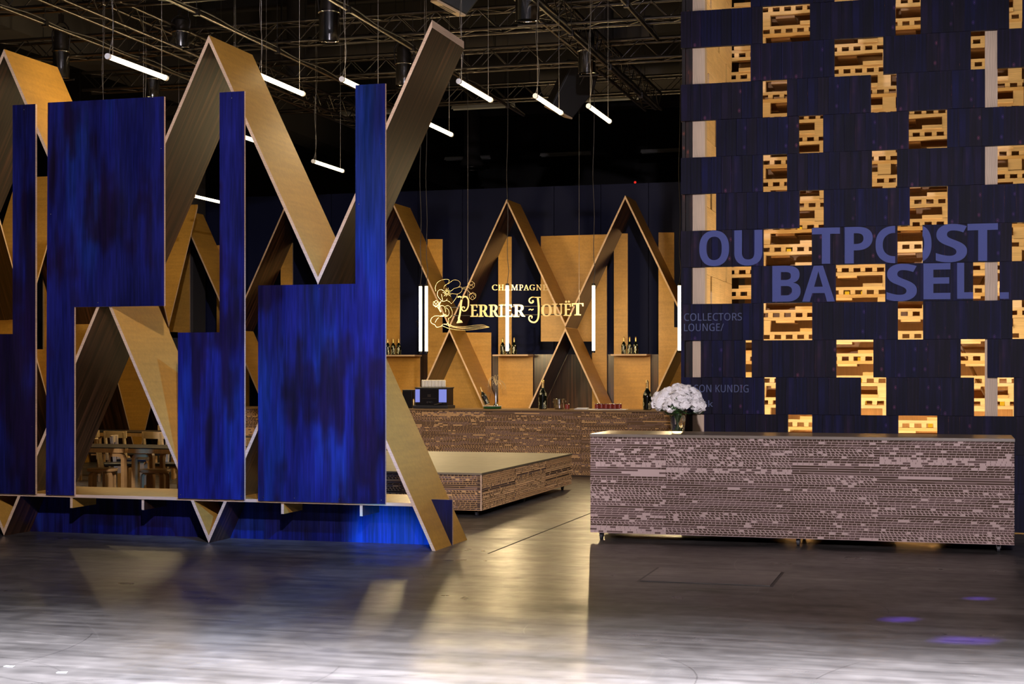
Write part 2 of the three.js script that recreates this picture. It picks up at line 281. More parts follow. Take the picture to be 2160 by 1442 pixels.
{ // the big blue screen
  const s = thing('plywood_screen', 'large blue-stained plywood screen on a zigzag of golden slanting boards', 'screen'), z = -13.17, F = z + 0.028;
  lattice(s, [-11.365, -9.1, -6.835, -4.57], z, true, false);
  panel(s, [[-9.9, 0.425], [-8.72, 0.425], [-8.72, 4.297], [-8.98, 4.297], [-8.98, 2.018], [-9.9, 2.018]], z, F, 3, 1, [[-8.85, 4.25], [-8.75, 0.46], [-8.76, 1.1]]);
  panel(s, [[-8.602, 0.425], [-8.282, 0.425], [-8.282, 2.278], [-7.297, 2.278], [-7.297, 4.3], [-8.58, 4.303]], z, F, 3, 1, [[-8.58, 0.46], [-8.31, 0.46], [-7.33, 3.8], [-8.55, 3.2], [-8.02, 2.32]]);
  panel(s, [[-7.149, 0.425], [-6.447, 0.425], [-6.447, 4.308], [-6.706, 4.308], [-6.706, 2.019], [-7.149, 2.019]], z, F, 3, 1, [[-6.58, 4.25], [-7.12, 0.46], [-6.48, 0.46]]);
  panel(s, [[-6.304, 0.42], [-5.018, 0.42], [-5.018, 4.306], [-5.314, 4.306], [-5.314, 2.46], [-6.304, 2.46]], z, F, 3, 1, [[-6.25, 0.455], [-5.93, 0.455], [-5.48, 0.455], [-5.06, 0.455], [-5.28, 3.2], [-5.06, 3.75], [-5.68, 2.42]]);
  obj('shelf', prism([[-12.4, 0.402], [-4.765, 0.402], [-4.78, 0.432], [-12.4, 0.432]], z - 0.93, z - 0.002, 0, 0, [2, 0, 1, 0]), PLANK, s);
  obj('kick_panel', prism([[-12.4, 0.0], [-4.62, 0.0], [-4.78, 0.40], [-12.4, 0.40]], -13.648, -13.62, 3, 3, 0, [1.3, 0.4]), PLANK, s);
  obj('gusset', prism([[-4.53, 0.0], [-4.525, 0.0], [-4.525, 0.432], [-4.735, 0.432]], -13.648, -13.62, 3, 3, 0), PLANK, s);
  for (const [x, right] of [[-8.345, 1], [-7.554, 2], [-6.074, 1], [-5.276, 2], [-10.4, 1], [-9.6, 2]]) obj('joist', prism([[x - 0.014, 0.297], [x + 0.014, 0.297], [x + 0.014, 0.402], [x - 0.014, 0.402]], -13.62, z - 0.02, 0, 0, [0, right, 0, 3 - right]), PLANK, s);
}
{ // bar wall: the same lattice seen from inside, its panels on the far side
  const s = thing('plywood_back_wall', 'row of golden plywood peaks and tall panels standing behind the bar', 'screen'), z = -27.3, zb = z - DEPTH, P = -28.5;
  lattice(s, [-14.79, -12.525, -10.26, -7.995, -5.73, -3.465], z);
  const pan = poly => panel(s, poly, zb - 0.03, zb, 1, 3);
  // tall and stepped panels, golden face to the room
  const B = [[[-5.29,0.05], [-4.696,0.05], [-4.696,2.468], [-4.993,2.47], [-4.993,4.253], [-5.29,4.26]], [[-6.149,0.05], [-5.445,0.05], [-5.445,1.963], [-5.882,1.965], [-5.882,4.257], [-6.149,4.264]], [[-7.586,2.217], [-6.574,2.211], [-6.574,0.05], [-6.287,0.05], [-6.287,4.25], [-7.586,4.246]], [[-8.444,0.05], [-7.747,0.05], [-7.747,1.97], [-8.176,1.972], [-8.176,4.251], [-8.444,4.257]], [[-9.897,0.05], [-8.589,0.05], [-8.589,2.397], [-9.591,2.404], [-9.591,4.239], [-9.897,4.246]], [[-10.914,0.05], [-10.055,0.05], [-10.055,1.959], [-10.483,1.96], [-10.483,4.242], [-10.914,4.252]], [[-13.049,2.39], [-13.385,2.392], [-13.385,0.05], [-12.446,0.05], [-12.446,1.966], [-12.788,1.966], [-12.788,4.239], [-13.049,4.246]], [[-14.481,0.05], [-13.755,0.05], [-13.755,2.395], [-14.234,2.398], [-14.234,4.225], [-14.481,4.23]], [[-12.136,2.384], [-11.471,2.38], [-11.471,0.05], [-11.217,0.05], [-11.217,4.24], [-12.136,4.243]], [[-16.193,2.461], [-15.369,2.455], [-15.369,0.05], [-15.096,0.05], [-15.096,4.235], [-16.193,4.24]]];
  for (const poly of B) pan(poly);
  const darks = [[[-7.747,0.05], [-6.472,0.05], [-6.472,1.966], [-7.747,1.97]], [[-6.287,0.05], [-6.103,0.05], [-6.103,1.965], [-6.287,1.966]], [[-5.499,0.05], [-5.263,0.05], [-5.263,1.963], [-5.499,1.964]], [[-10.095,0.05], [-9.867,0.05], [-9.867,1.977], [-10.095,1.977]], [[-8.646,0.05], [-8.406,0.05], [-8.406,1.972], [-8.646,1.973]]]; for (const poly of darks) panel(s, poly, zb - 0.09, zb - 0.06, 2, 3, [], 'dark_panel');
  // three bottle shelves
  for (const [x0, x1] of [[-10.793,-10.015], [-8.435,-7.728], [-6.121,-5.436]]) obj('bottle_shelf', prism([[x0, 1.935], [x1, 1.935], [x1, 1.965], [x0, 1.965]], zb, zb + 0.42, 0, 0, [1, 0, 1, 0]), PLANK, s);
}
{ // lounge side wall, at right angles
  const s = thing('plywood_side_wall', 'golden plywood lattice closing the lounge side behind the tables', 'screen', [-14, 0, -13.3], Math.PI / 2), ph = [1.9, 4.165, 6.43, 8.695, 10.96, 13.1];
  lattice(s, ph.map((x, i) => i < 5 ? x : 13.225), 0, true, false);
  ph.slice(0, 5).forEach((u, i) => {
    const f = i % 2;
    panel(s, f ? [[u - 0.95, 0.42], [u + 0.1, 0.42], [u + 0.1, 4.3], [u - 0.18, 4.3], [u - 0.18, 2.46], [u - 0.95, 2.46]] : [[u - 0.9, 0.42], [u - 0.55, 0.42], [u - 0.55, 2.28], [u + 0.35, 2.28], [u + 0.35, 4.3], [u - 0.9, 4.3]], -DEPTH - 0.03, -DEPTH, 1, 3);
    panel(s, [[u + 0.5, 0.02], [u + 1.1, 0.02], [u + 1.1, 4.3], [u + 0.8, 4.3], [u + 0.8, 2.02], [u + 0.5, 2.02]], -DEPTH - 0.03, -DEPTH, 1, 3);
    panel(s, [[u - 0.5, 0.0], [u + 0.45, 0.0], [u + 0.45, 2.2], [u - 0.5, 2.2]], -DEPTH - 0.07, -DEPTH - 0.04, 1, 3);
  });
}

// ---------------------------------------------------------------- cardboard-faced counters on castors
// front of stacked corrugated board: cells are real recesses between paper layers; x 0..w, y 0..h, face at z = 0
function cells(w, h, row = 0.0222, dark = 0.016) {
  const pale = [], mid = [], q = (x0, x1, y0, y1, z1 = 0) => pale.push(quadBox(x0, x1, y0, y1, -dark, z1, 0));
  const n = Math.round(h / row), rh = h / n, line = 0.0048; let k = 0;
  while (k < n) {
    const kind = rnd(), rows = 1 + Math.floor(rnd() * 3);
    for (let j = 0; j < rows && k < n; j++, k++) {
      const y0 = k * rh, y1 = y0 + rh; q(0, w, y0, y0 + line, rr(-0.0015, 0.0015));
      if (kind < 0.06) { let x = 0; while (x < w) { const l = rr(0.03, 0.06); (rnd() < 0.3 ? mid : pale).push(quadBox(x, Math.min(w, x + l), y0 + line, y1, -dark, rr(-0.006, -0.002), 0)); x += l + 0.004; } continue; }
      { let x = 0; while (x < w) { const l = rr(0.1, 0.5); if (rnd() < 0.42) mid.push(quadBox(x, Math.min(w, x + l), y0 + line, y1, -dark, rr(-0.011, -0.007), 0)); x += l; } }
      const lean = kind < 0.34 ? 0 : kind < 0.62 ? 1 : kind < 0.86 ? -1 : 0, pitch = kind < 0.34 ? rr(0.035, 0.06) : kind < 0.62 ? rr(0.034, 0.044) : kind < 0.86 ? rr(0.045, 0.08) : rr(0.3, 0.7);
      const th = lean === 1 ? 0.008 : 0.0035; let x = rnd() * pitch;
      while (x < w - 0.01) {
        const s = lean * rr(0.75, 1.1) * rh * (lean < 0 ? -1 : -0.9);
        pale.push(quadBox(x, Math.min(w, x + th), y0, y1, -dark, rr(-0.003, 0), clampS(s, x, w)));
        if (rnd() < 0.07) q(x, Math.min(w, x + pitch), y0, y1, rr(-0.002, 0.001));
        x += pitch * rr(0.85, 1.15);
      }
    }
  }
  return [merge(pale), mid.length ? merge(mid) : null];
}
const clampS = (s, x, w) => Math.min(Math.max(s, -x), w - x - 0.012);
function quadBox(x0, x1, y0, y1, z0, z1, s) {   // upright sheet leaning sideways by s; no back
  const a = [x0, y0], b = [x1, y0], c = [x1 + s, y1], d = [x0 + s, y1], P = [], N = [];
  const f = (p, n) => { for (const i of [0, 1, 2, 0, 2, 3]) { P.push(...p[i]); N.push(...n); } };
  const e = (p, z) => [p[0], p[1], z], l = Math.hypot(s, y1 - y0), nx = (y1 - y0) / l, ny = -s / l;
  f([e(a, z1), e(b, z1), e(c, z1), e(d, z1)], [0, 0, 1]);
  f([e(b, z1), e(b, z0), e(c, z0), e(c, z1)], [nx, ny, 0]);
  f([e(a, z0), e(a, z1), e(d, z1), e(d, z0)], [-nx, -ny, 0]);
  f([e(d, z1), e(c, z1), e(c, z0), e(d, z0)], [0, 1, 0]);
  f([e(a, z0), e(b, z0), e(b, z1), e(a, z1)], [0, -1, 0]);
  return geoOf(P, N, new Array(P.length / 3 * 2).fill(0));
}
function castor(parent, x, z, r = 0.035) {
  const c = obj('castor', [lathe([[0, 0], [0.02, 0], [0.022, 0.012], [0.012, 0.02], [0.012, 0.03], [0, 0.03]], 12).translate(x, 2 * r - 0.002, z), box(x - 0.02, x - 0.016, r, 2 * r + 0.01, z - 0.02, z + 0.02), box(x + 0.016, x + 0.02, r, 2 * r + 0.01, z - 0.02, z + 0.02)], M.steelDark, parent);
  obj('wheel', new THREE.CylinderGeometry(r, r, 0.026, 20).rotateZ(Math.PI / 2).translate(x, r, z), M.rubber, c);
}
function module(parent, w, h, y0, pos, turn, shade = M.paper) {   // one cardboard-faced module: dark backing and pale layers
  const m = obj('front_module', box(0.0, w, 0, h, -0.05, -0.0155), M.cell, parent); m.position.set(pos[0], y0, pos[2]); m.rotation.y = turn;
  const [p, q] = cells(w, h), c = obj('cardboard_layers', p, shade, m); c.userData.kind = 'stuff'; if (q) obj('brown_layers', q, M.midBrown, m).userData.kind = 'stuff'; return m;
}
{ // reception counter
  const c = thing('reception_counter', 'long low reception counter faced with stacked cardboard layers on castors', 'counter'), x0 = -3.372, z = -14.41;
  let x = x0; for (const [w, s] of [[0.747, M.paper], [1.2, M.paper], [0.795, M.paper], [1.185, M.paper]]) { module(c, w - 0.002, 0.93, 0.078, [x, 0, z], 0, s); x += w; }
  module(c, 0.80, 0.93, 0.078, [x0, 0, z - 0.81], -Math.PI / 2 + Math.PI, M.paper); 
  module(c, 0.80, 0.93, 0.078, [x, 0, z - 0.01], Math.PI / 2, M.paper);
  obj('carcass', box(x0 + 0.055, x - 0.055, 0.078, 1.008, z - 0.82, z - 0.052), M.cell, c);
  obj('countertop', new RoundedBoxGeometry(x - x0 + 0.01, 0.03, 0.86, 2, 0.004).translate((x + x0) / 2, 1.0235, z - 0.42), M.counterTop, c);
  for (const cx of [-3.28, -1.38, 0.42]) { castor(c, cx, z - 0.1); castor(c, cx, z - 0.72); }
}
{ // bar
  const c = thing('bar_counter', 'long bar faced with stacked cardboard layers behind the stage', 'counter'), z = -23.12, xs = [-11.8, -10.6, -9.4, -8.2, -7.13, -5.55, -4.82, -3.6];
  for (let i = 0; i < 7; i++) module(c, xs[i + 1] - xs[i] - 0.002, 0.99, 0.02, [xs[i], 0, z], 0, M.kraft);
  obj('carcass', box(-11.75, -3.65, 0.0, 1.01, z - 0.8, z - 0.052), M.cell, c);
  obj('worktop', new RoundedBoxGeometry(8.24, 0.03, 0.86, 2, 0.004).translate(-7.7, 1.025, z - 0.41), M.shelf, c);
}
{ // stage
  const c = thing('stage_platform', 'low cardboard-sided stage with pale plywood top beside the screen', 'platform'), zf = -16.32, x0 = -7.95, x1 = -5.075, L = 4.25;
  let x = x0; for (const w of [0.955, 0.96, 0.96]) { module(c, w - 0.002, 0.40, 0.075, [x, 0, zf], 0, M.kraft); x += w; }
  for (const [a, w] of [[0, 1.4], [1.4, 1.45], [2.85, 1.4]]) module(c, w - 0.002, 0.40, 0.075, [x1, 0, zf - a], Math.PI / 2, M.kraft);
  obj('corner_strip', box(x1 - 0.012, x1 + 0.002, 0.075, 0.475, zf - 0.012, zf + 0.002), M.edge, c);
  obj('carcass', box(x0 + 0.06, x1 - 0.06, 0.075, 0.474, zf - L, zf - 0.06), M.cell, c);
  obj('deck', new RoundedBoxGeometry(x1 - x0 + 0.01, 0.024, L + 0.01, 2, 0.003).translate((x0 + x1) / 2, 0.488, zf - L / 2), M.stageTop, c);
  for (const a of [0.15, 2.1, 4.1]) { castor(c, x1 - 0.1, zf - a); castor(c, x0 + 0.15, zf - a); castor(c, -6.5, zf - a); }
}

// ---------------------------------------------------------------- timber tower
const TZ = -16.18, ROW = 0.393, RY = 0.012, TX0 = -2.787, TX1 = 4.2, NR = 19;
const WIN = { 0: [[-1.682,-1.387], [-0.542,-0.117]], 2: [[-2.782,-2.536], [-1.648,-1.397], [-0.518,-0.131]], 3: [[-1.896,-1.777], [-0.896,-0.642], [0.232,0.618]], 4: [[-2.746,-2.572], [-2.096,-2.031], [-1.148,-0.771], [0.102,0.362]], 5: [[-1.906,-1.397], [-0.523,-0.272], [0.605,0.828]], 6: [[-2.674,-2.036], [-1.153,-0.651], [0.223,0.481]], 7: [[-1.906,-1.401], [-0.528,-0.277], [0.6,0.85]], 8: [[-2.787,-2.409], [-1.529,-1.279], [-0.404,-0.028]], 9: [[-1.911,-1.658], [-0.785,-0.532], [0.339,0.723]], 10: [[-2.787,-2.409], [-1.534,-1.284], [-0.414,-0.033]], 11: [[-1.916,-1.658], [-0.795,-0.537], [0.339,0.714]], 12: [[-2.787,-2.041], [-1.167,-0.671], [0.2,0.458]], 13: [[-1.916,-1.421], [-0.547,-0.296], [0.573,0.7]], 14: [[-2.787,-2.041], [-1.167,-0.762], [0.023,0.255]], 15: [[-1.916,-1.421], [-0.547,-0.296]], 16: [[-2.787,-2.409], [-1.167,-0.671]] };
const tower = thing('timber_tower', 'tall tower clad in charred navy planks with open glowing gaps', 'tower');
{
  const pw = 0.112, shared = {}, runs = [];
  const plankGeo = w => shared[w.toFixed(3)] ??= [0, 1, 2, 3, 4, 5].map(i => box(-w / 2 + 0.0018, w / 2 - 0.0018, 0, ROW - 0.003, -0.02, 0, [i * 0.43 + 0.11, i * 0.61]));
  let made = 0; const rest = [];
  for (let r = 0; r < NR; r++) {
    const wins = (WIN[r] || []).slice().sort((a, b) => a[0] - b[0]); let x = TX0; const y = RY + r * ROW, sk = rr(-0.004, 0.004);
    for (const [a, b] of [...wins, [TX1, TX1]]) {
      if (a - x > 0.03) {
        runs.push([x, a, y]); const n = Math.max(1, Math.round((a - x) / pw)), w = (a - x) / n;
        for (let i = 0; i < n; i++) {
          const v = Math.floor(rnd() * 6), g = plankGeo(w)[v], cx = x + (i + 0.5) * w, z = TZ + sk + rr(-0.004, 0.003), m = charTints[Math.floor(rnd() * 6)];
          if (cx < 0.85 && r > 1 && r < 16 && made < 300) { const p = obj('plank', g, m, tower); p.position.set(cx, y, z); made++; }
          else rest.push(g.clone().translate(cx, y, z));
        }
      }
      x = b;
    }
  }
  const o = obj('plank', rest, charTints[0], tower); o.userData.kind = 'stuff';
  for (const [a, b, y] of runs) obj('backing_board', box(a, b, y - 0.002, y + ROW - 0.002, TZ - 0.05, TZ - 0.025, [a, y], true), M.charBrown, tower);
}
const TH = NR * ROW;
// corner boards, posts, side wall boards
for (let i = 0; i < 3; i++) obj('corner_board', box(TX0 + 0.005 + i * 0.038, TX0 + 0.039 + i * 0.038, 0, TH, TZ - 0.12 - i * 0.012, TZ - 0.05 - (i % 2) * 0.02, [i * 0.3, 0]), M.charBrown, tower);
for (const [a, b] of [[-2.669, -2.535], [0.34, 0.462], [2.9, 3.03]]) obj('post', box(a, b, 0, TH, TZ - 0.19, TZ - 0.06, [a, 0.2], true), M.pinePale, tower);
{ // inner side wall: courses of wide boards with slots
  for (let r = 0; r < NR; r++) { let z = TZ - 0.3 + (r % 2 ? -0.1 : 0); const y = RY + r * ROW; let i = 0;
    while (z > -19.5) { const w = [0.62, 0.40, 0.75, 0.5][(i + r) % 4], e = Math.max(z - w, -19.55); obj('side_board', box(-2.75, -2.705, y + 0.002, y + ROW - 0.003, e, z, [r * 0.2, i * 0.17]), M.pine, tower); z = e - ((i + r) % 3 === 1 ? 0.13 : 0.004); i++; } }
  obj('side_backing', box(-2.785, -2.752, 0, TH, -21.2, TZ - 0.2), M.charBrown, tower);
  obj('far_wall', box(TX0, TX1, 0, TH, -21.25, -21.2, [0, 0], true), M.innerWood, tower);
  obj('far_side', box(TX1, TX1 + 0.05, 0, TH, -21.25, TZ - 0.02), M.charBrown, tower);
  obj('tower_roof', box(TX0, TX1, TH, TH + 0.06, -21.25, TZ - 0.05), M.charBrown, tower);
}
{ // crib of stacked beams and blocks standing inside the tower
  const c = thing('timber_crib', 'pale stacked beam lattice with square holes glowing inside the dark tower', 'lattice'), LZ = -19.6, P = 0.2795, Y0 = 2.365 - 0.068 - 8 * P;
  const x0 = -2.74, x1 = 4.0; let made = 0; const rest = [], rails = [];
  const piece = (name, a, b, y0, y1, za, zb, m, vis) => { const g = box(a, b, y0, y1, za, zb, [rnd(), rnd()]); if (vis && made < 300) { made++; obj(name, g, m, c); } else rest.push(g); };
  for (let k = 0; k < 26; k++) {
    const y = Y0 + k * P; if (y < 0.0) continue;
    const vis = k < 24;
    obj('beam', box(x0, x1, y, y + 0.040, LZ - 0.14, LZ + rr(-0.006, 0.006), [k * 0.3, k * 0.7]), k % 3 ? M.pine : M.pine2, c);
    obj('beam', box(x0, x1, y + 0.095, y + 0.133, LZ - 0.14, LZ + rr(-0.006, 0.006), [k * 0.5, k * 0.2]), M.pine, c);
    for (let i = 0; i < 46; i++) { const x = x0 + 0.06 + i * 0.1445 + (k % 2) * 0.02; piece('block', x, x + 0.058, y + 0.040, y + 0.095, LZ - 0.13, LZ - 0.004, M.pine, vis && x < 0.7 && inWin(x, y + 0.07)); }
    // recessed course: boxes between open bays
    for (let i = 0; i < 9; i++) {
      const x = x0 + 0.30 + i * 0.78 + (k % 2 ? 0.06 : 0);
      piece('box_end', x, x + 0.16, y + 0.133, y + P, LZ - 0.13, LZ - 0.002, M.pine, vis && x < 0.7);
      piece('ledge', x - 0.24, x, y + 0.133, y + 0.175, LZ - 0.30, LZ + 0.03, M.pine2, vis && x < 0.7);
      piece('ledge', x + 0.22, x + 0.46, y + P - 0.03, y + P, LZ - 0.6, LZ - 0.1, M.pine2, false);
    }
  }
  const o = obj('block', rest, M.pine, c); o.userData.kind = 'stuff';
  // second layer behind
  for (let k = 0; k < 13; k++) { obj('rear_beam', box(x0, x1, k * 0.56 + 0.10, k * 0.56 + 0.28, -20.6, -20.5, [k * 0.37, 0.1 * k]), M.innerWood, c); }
  obj('brace', bar([0.42, 1.35, -19.9], [-0.02, 2.25, -19.9], 0.02, 4), M.pine, c);
  obj('brace', bar([0.30, 2.6, -19.9], [0.56, 3.1, -19.9], 0.02, 4), M.pine, c);
}
function inWin(x, y) { return true; }
// small amber lanterns in the crib
for (const [x, y] of [[-1.986, 3.2], [-1.847, 3.48], [-1.25, 2.64], [-1.049, 2.64], [-1.292, 2.36], [-1.09, 1.80], [-1.044, 1.52], [-1.038, 1.243], [0.199, 1.52], [-0.223, 0.963], [0.639, 1.243], [0.639, 0.963]]) {
  const l = thing('amber_lantern', 'small square amber lantern glowing behind a hole of the timber crib', 'lantern', [x - 0.02, y, -19.83], 0, 'amber lanterns in the crib');
  obj('lantern_glass', new RoundedBoxGeometry(0.055, 0.05, 0.05, 2, 0.006), M.amber, l);
  obj('base_plate', box(-0.03, 0.03, -0.031, -0.025, -0.03, 0.03), M.black, l);
}
// flood lights inside the tower
for (const [x, y, z, w, i, up, nm] of [[-1.9, 0.12, -17.6, 0.9, 300, 1, 0], [-0.2, 0.12, -17.6, 0.9, 300, 1, 0], [1.7, 0.12, -17.6, 0.9, 220, 1, 0], [-1.9, 7.2, -17.6, 0.9, 75, -1, 1], [-0.2, 7.2, -17.6, 0.9, 75, -1, 1], [1.7, 7.2, -17.6, 0.9, 65, -1, 1], [-1.2, 0.12, -20.85, 0.9, 110, 1, 2], [0.6, 0.12, -20.85, 0.9, 110, 1, 2]]) {
  const t = thing('strip_flood', nm === 2 ? 'warm strip flood lamp on the floor behind the timber crib' : nm ? 'warm strip flood lamp under the tower roof' : 'warm strip flood lamp on the floor inside the tower', 'lamp', [x, y, z], 0, nm === 2 ? 'crib lamps' : nm ? 'tower top lamps' : 'tower floor lamps');
  obj('housing', new RoundedBoxGeometry(w + 0.04, 0.08, 0.16, 2, 0.01).translate(0, -0.05 * up, 0), M.black, t);
  obj('glowing_face', box(-w / 2, w / 2, -0.01, 0.0, -0.06, 0.06), M.floodGlow, t);
  const l = new THREE.RectAreaLight(GLOW, i, w, 0.14); l.position.set(x, y + 0.012 * up, z); l.lookAt(x, y + 3 * up, z - 0.9); scene.add(l);
}
// lettering on the planks
const sansB = await new FontLoader().loadAsync('fonts/droid/droid_sans_bold.typeface.json');
const sansR = await new FontLoader().loadAsync('fonts/droid/droid_sans_regular.typeface.json');
const serifB = await new FontLoader().loadAsync('fonts/droid/droid_serif_bold.typeface.json');
const serifR = await new FontLoader().loadAsync('fonts/droid/droid_serif_regular.typeface.json');
function glyphs(font, str, x0, x1, y0, y1, depth) {   // text stretched into a rectangle
  const g = new THREE.ExtrudeGeometry(font.generateShapes(str, 1), { depth, bevelEnabled: false, curveSegments: 10 }); g.computeBoundingBox(); const b = g.boundingBox;
  g.translate(-b.min.x, -b.min.y, 0).scale((x1 - x0) / (b.max.x - b.min.x), (y1 - y0) / (b.max.y - b.min.y), 1).translate(x0, y0, 0); g.computeVertexNormals(); return g;
}
function oPart(x0, x1, y0, y1, cut, right) {   // half of an O that stops at a gap
  const cx = (x0 + x1) / 2, cy = (y0 + y1) / 2, a = (x1 - x0) / 2, b = (y1 - y0) / 2, t = 0.073, sup = (A, B, th) => [cx + A * Math.sign(Math.cos(th)) * Math.abs(Math.cos(th)) ** 0.86, cy + B * Math.sign(Math.sin(th)) * Math.abs(Math.sin(th)) ** 0.86];
  const arc = (A, B) => { const p = []; for (let i = 0; i <= 80; i++) { const th = right ? -Math.PI / 2 + Math.PI * i / 80 : Math.PI / 2 + Math.PI * i / 80; const q = sup(A, B, th); if (right ? q[0] >= cut : q[0] <= cut) p.push(new THREE.Vector2(...q)); } return p; };
  const o = arc(a, b), n = arc(a - t, b - t).reverse(); return new THREE.ExtrudeGeometry(new THREE.Shape([...o, ...n]), { depth: 0.004, bevelEnabled: false });
}
{
  const L = (g, m = M.letter) => obj('letter', g, m, tower, [0, 0, TZ + 0.0065]), D = {"big":[["O",-2.586,-2.266,2.769,3.149], ["U",-2.211,-1.915,2.768,3.145], ["T",-1.396,-1.108,2.772,3.149], ["P",-1.06,-0.776,2.77,3.15], ["S",-0.145,0.163,2.762,3.155], ["T",0.167,0.463,2.77,3.151], ["B",-1.81,-1.514,2.38,2.76], ["A",-1.499,-1.162,2.376,2.753], ["S",-0.637,-0.333,2.37,2.757], ["E",-0.267,-0.0,2.385,2.755]],"O":[-0.747,-0.352,2.763,3.15,-0.527],"O2":[-0.494,-0.187,2.764,3.154,-0.277],"L":[[0.065,0.135,2.387,2.755], [0.135,0.223,2.386,2.453]],"L2":[[0.481,0.568,2.381,2.448]],"small":[["COLLECTORS",-2.75,-2.13,2.187,2.268], ["LOUNGE/",-2.75,-2.322,2.076,2.157], ["OLSON KUNDIG",-2.76,-2.06,1.422,1.503], ["ck",-2.55,-2.439,1.265,1.336]]};
  for (const [s, x0, x1, y0, y1] of D.big) L(glyphs(sansB, s, x0, x1, y0, y1, 0.004));
  L(oPart(D.O[0], D.O[1], D.O[2], D.O[3], D.O[4], false)); L(oPart(D.O2[0], D.O2[1], D.O2[2], D.O2[3], D.O2[4], true));
  L(mergeBoxes(D.L)); L(mergeBoxes(D.L2));
  for (const [s, x0, x1, y0, y1] of D.small) L(glyphs(sansR, s, x0, x1, y0, y1, 0.003), M.letterDim);
}
function mergeBoxes(l) { return merge(l.map(([a, b, c, d]) => box(a, b, c, d, 0, 0.004))); }

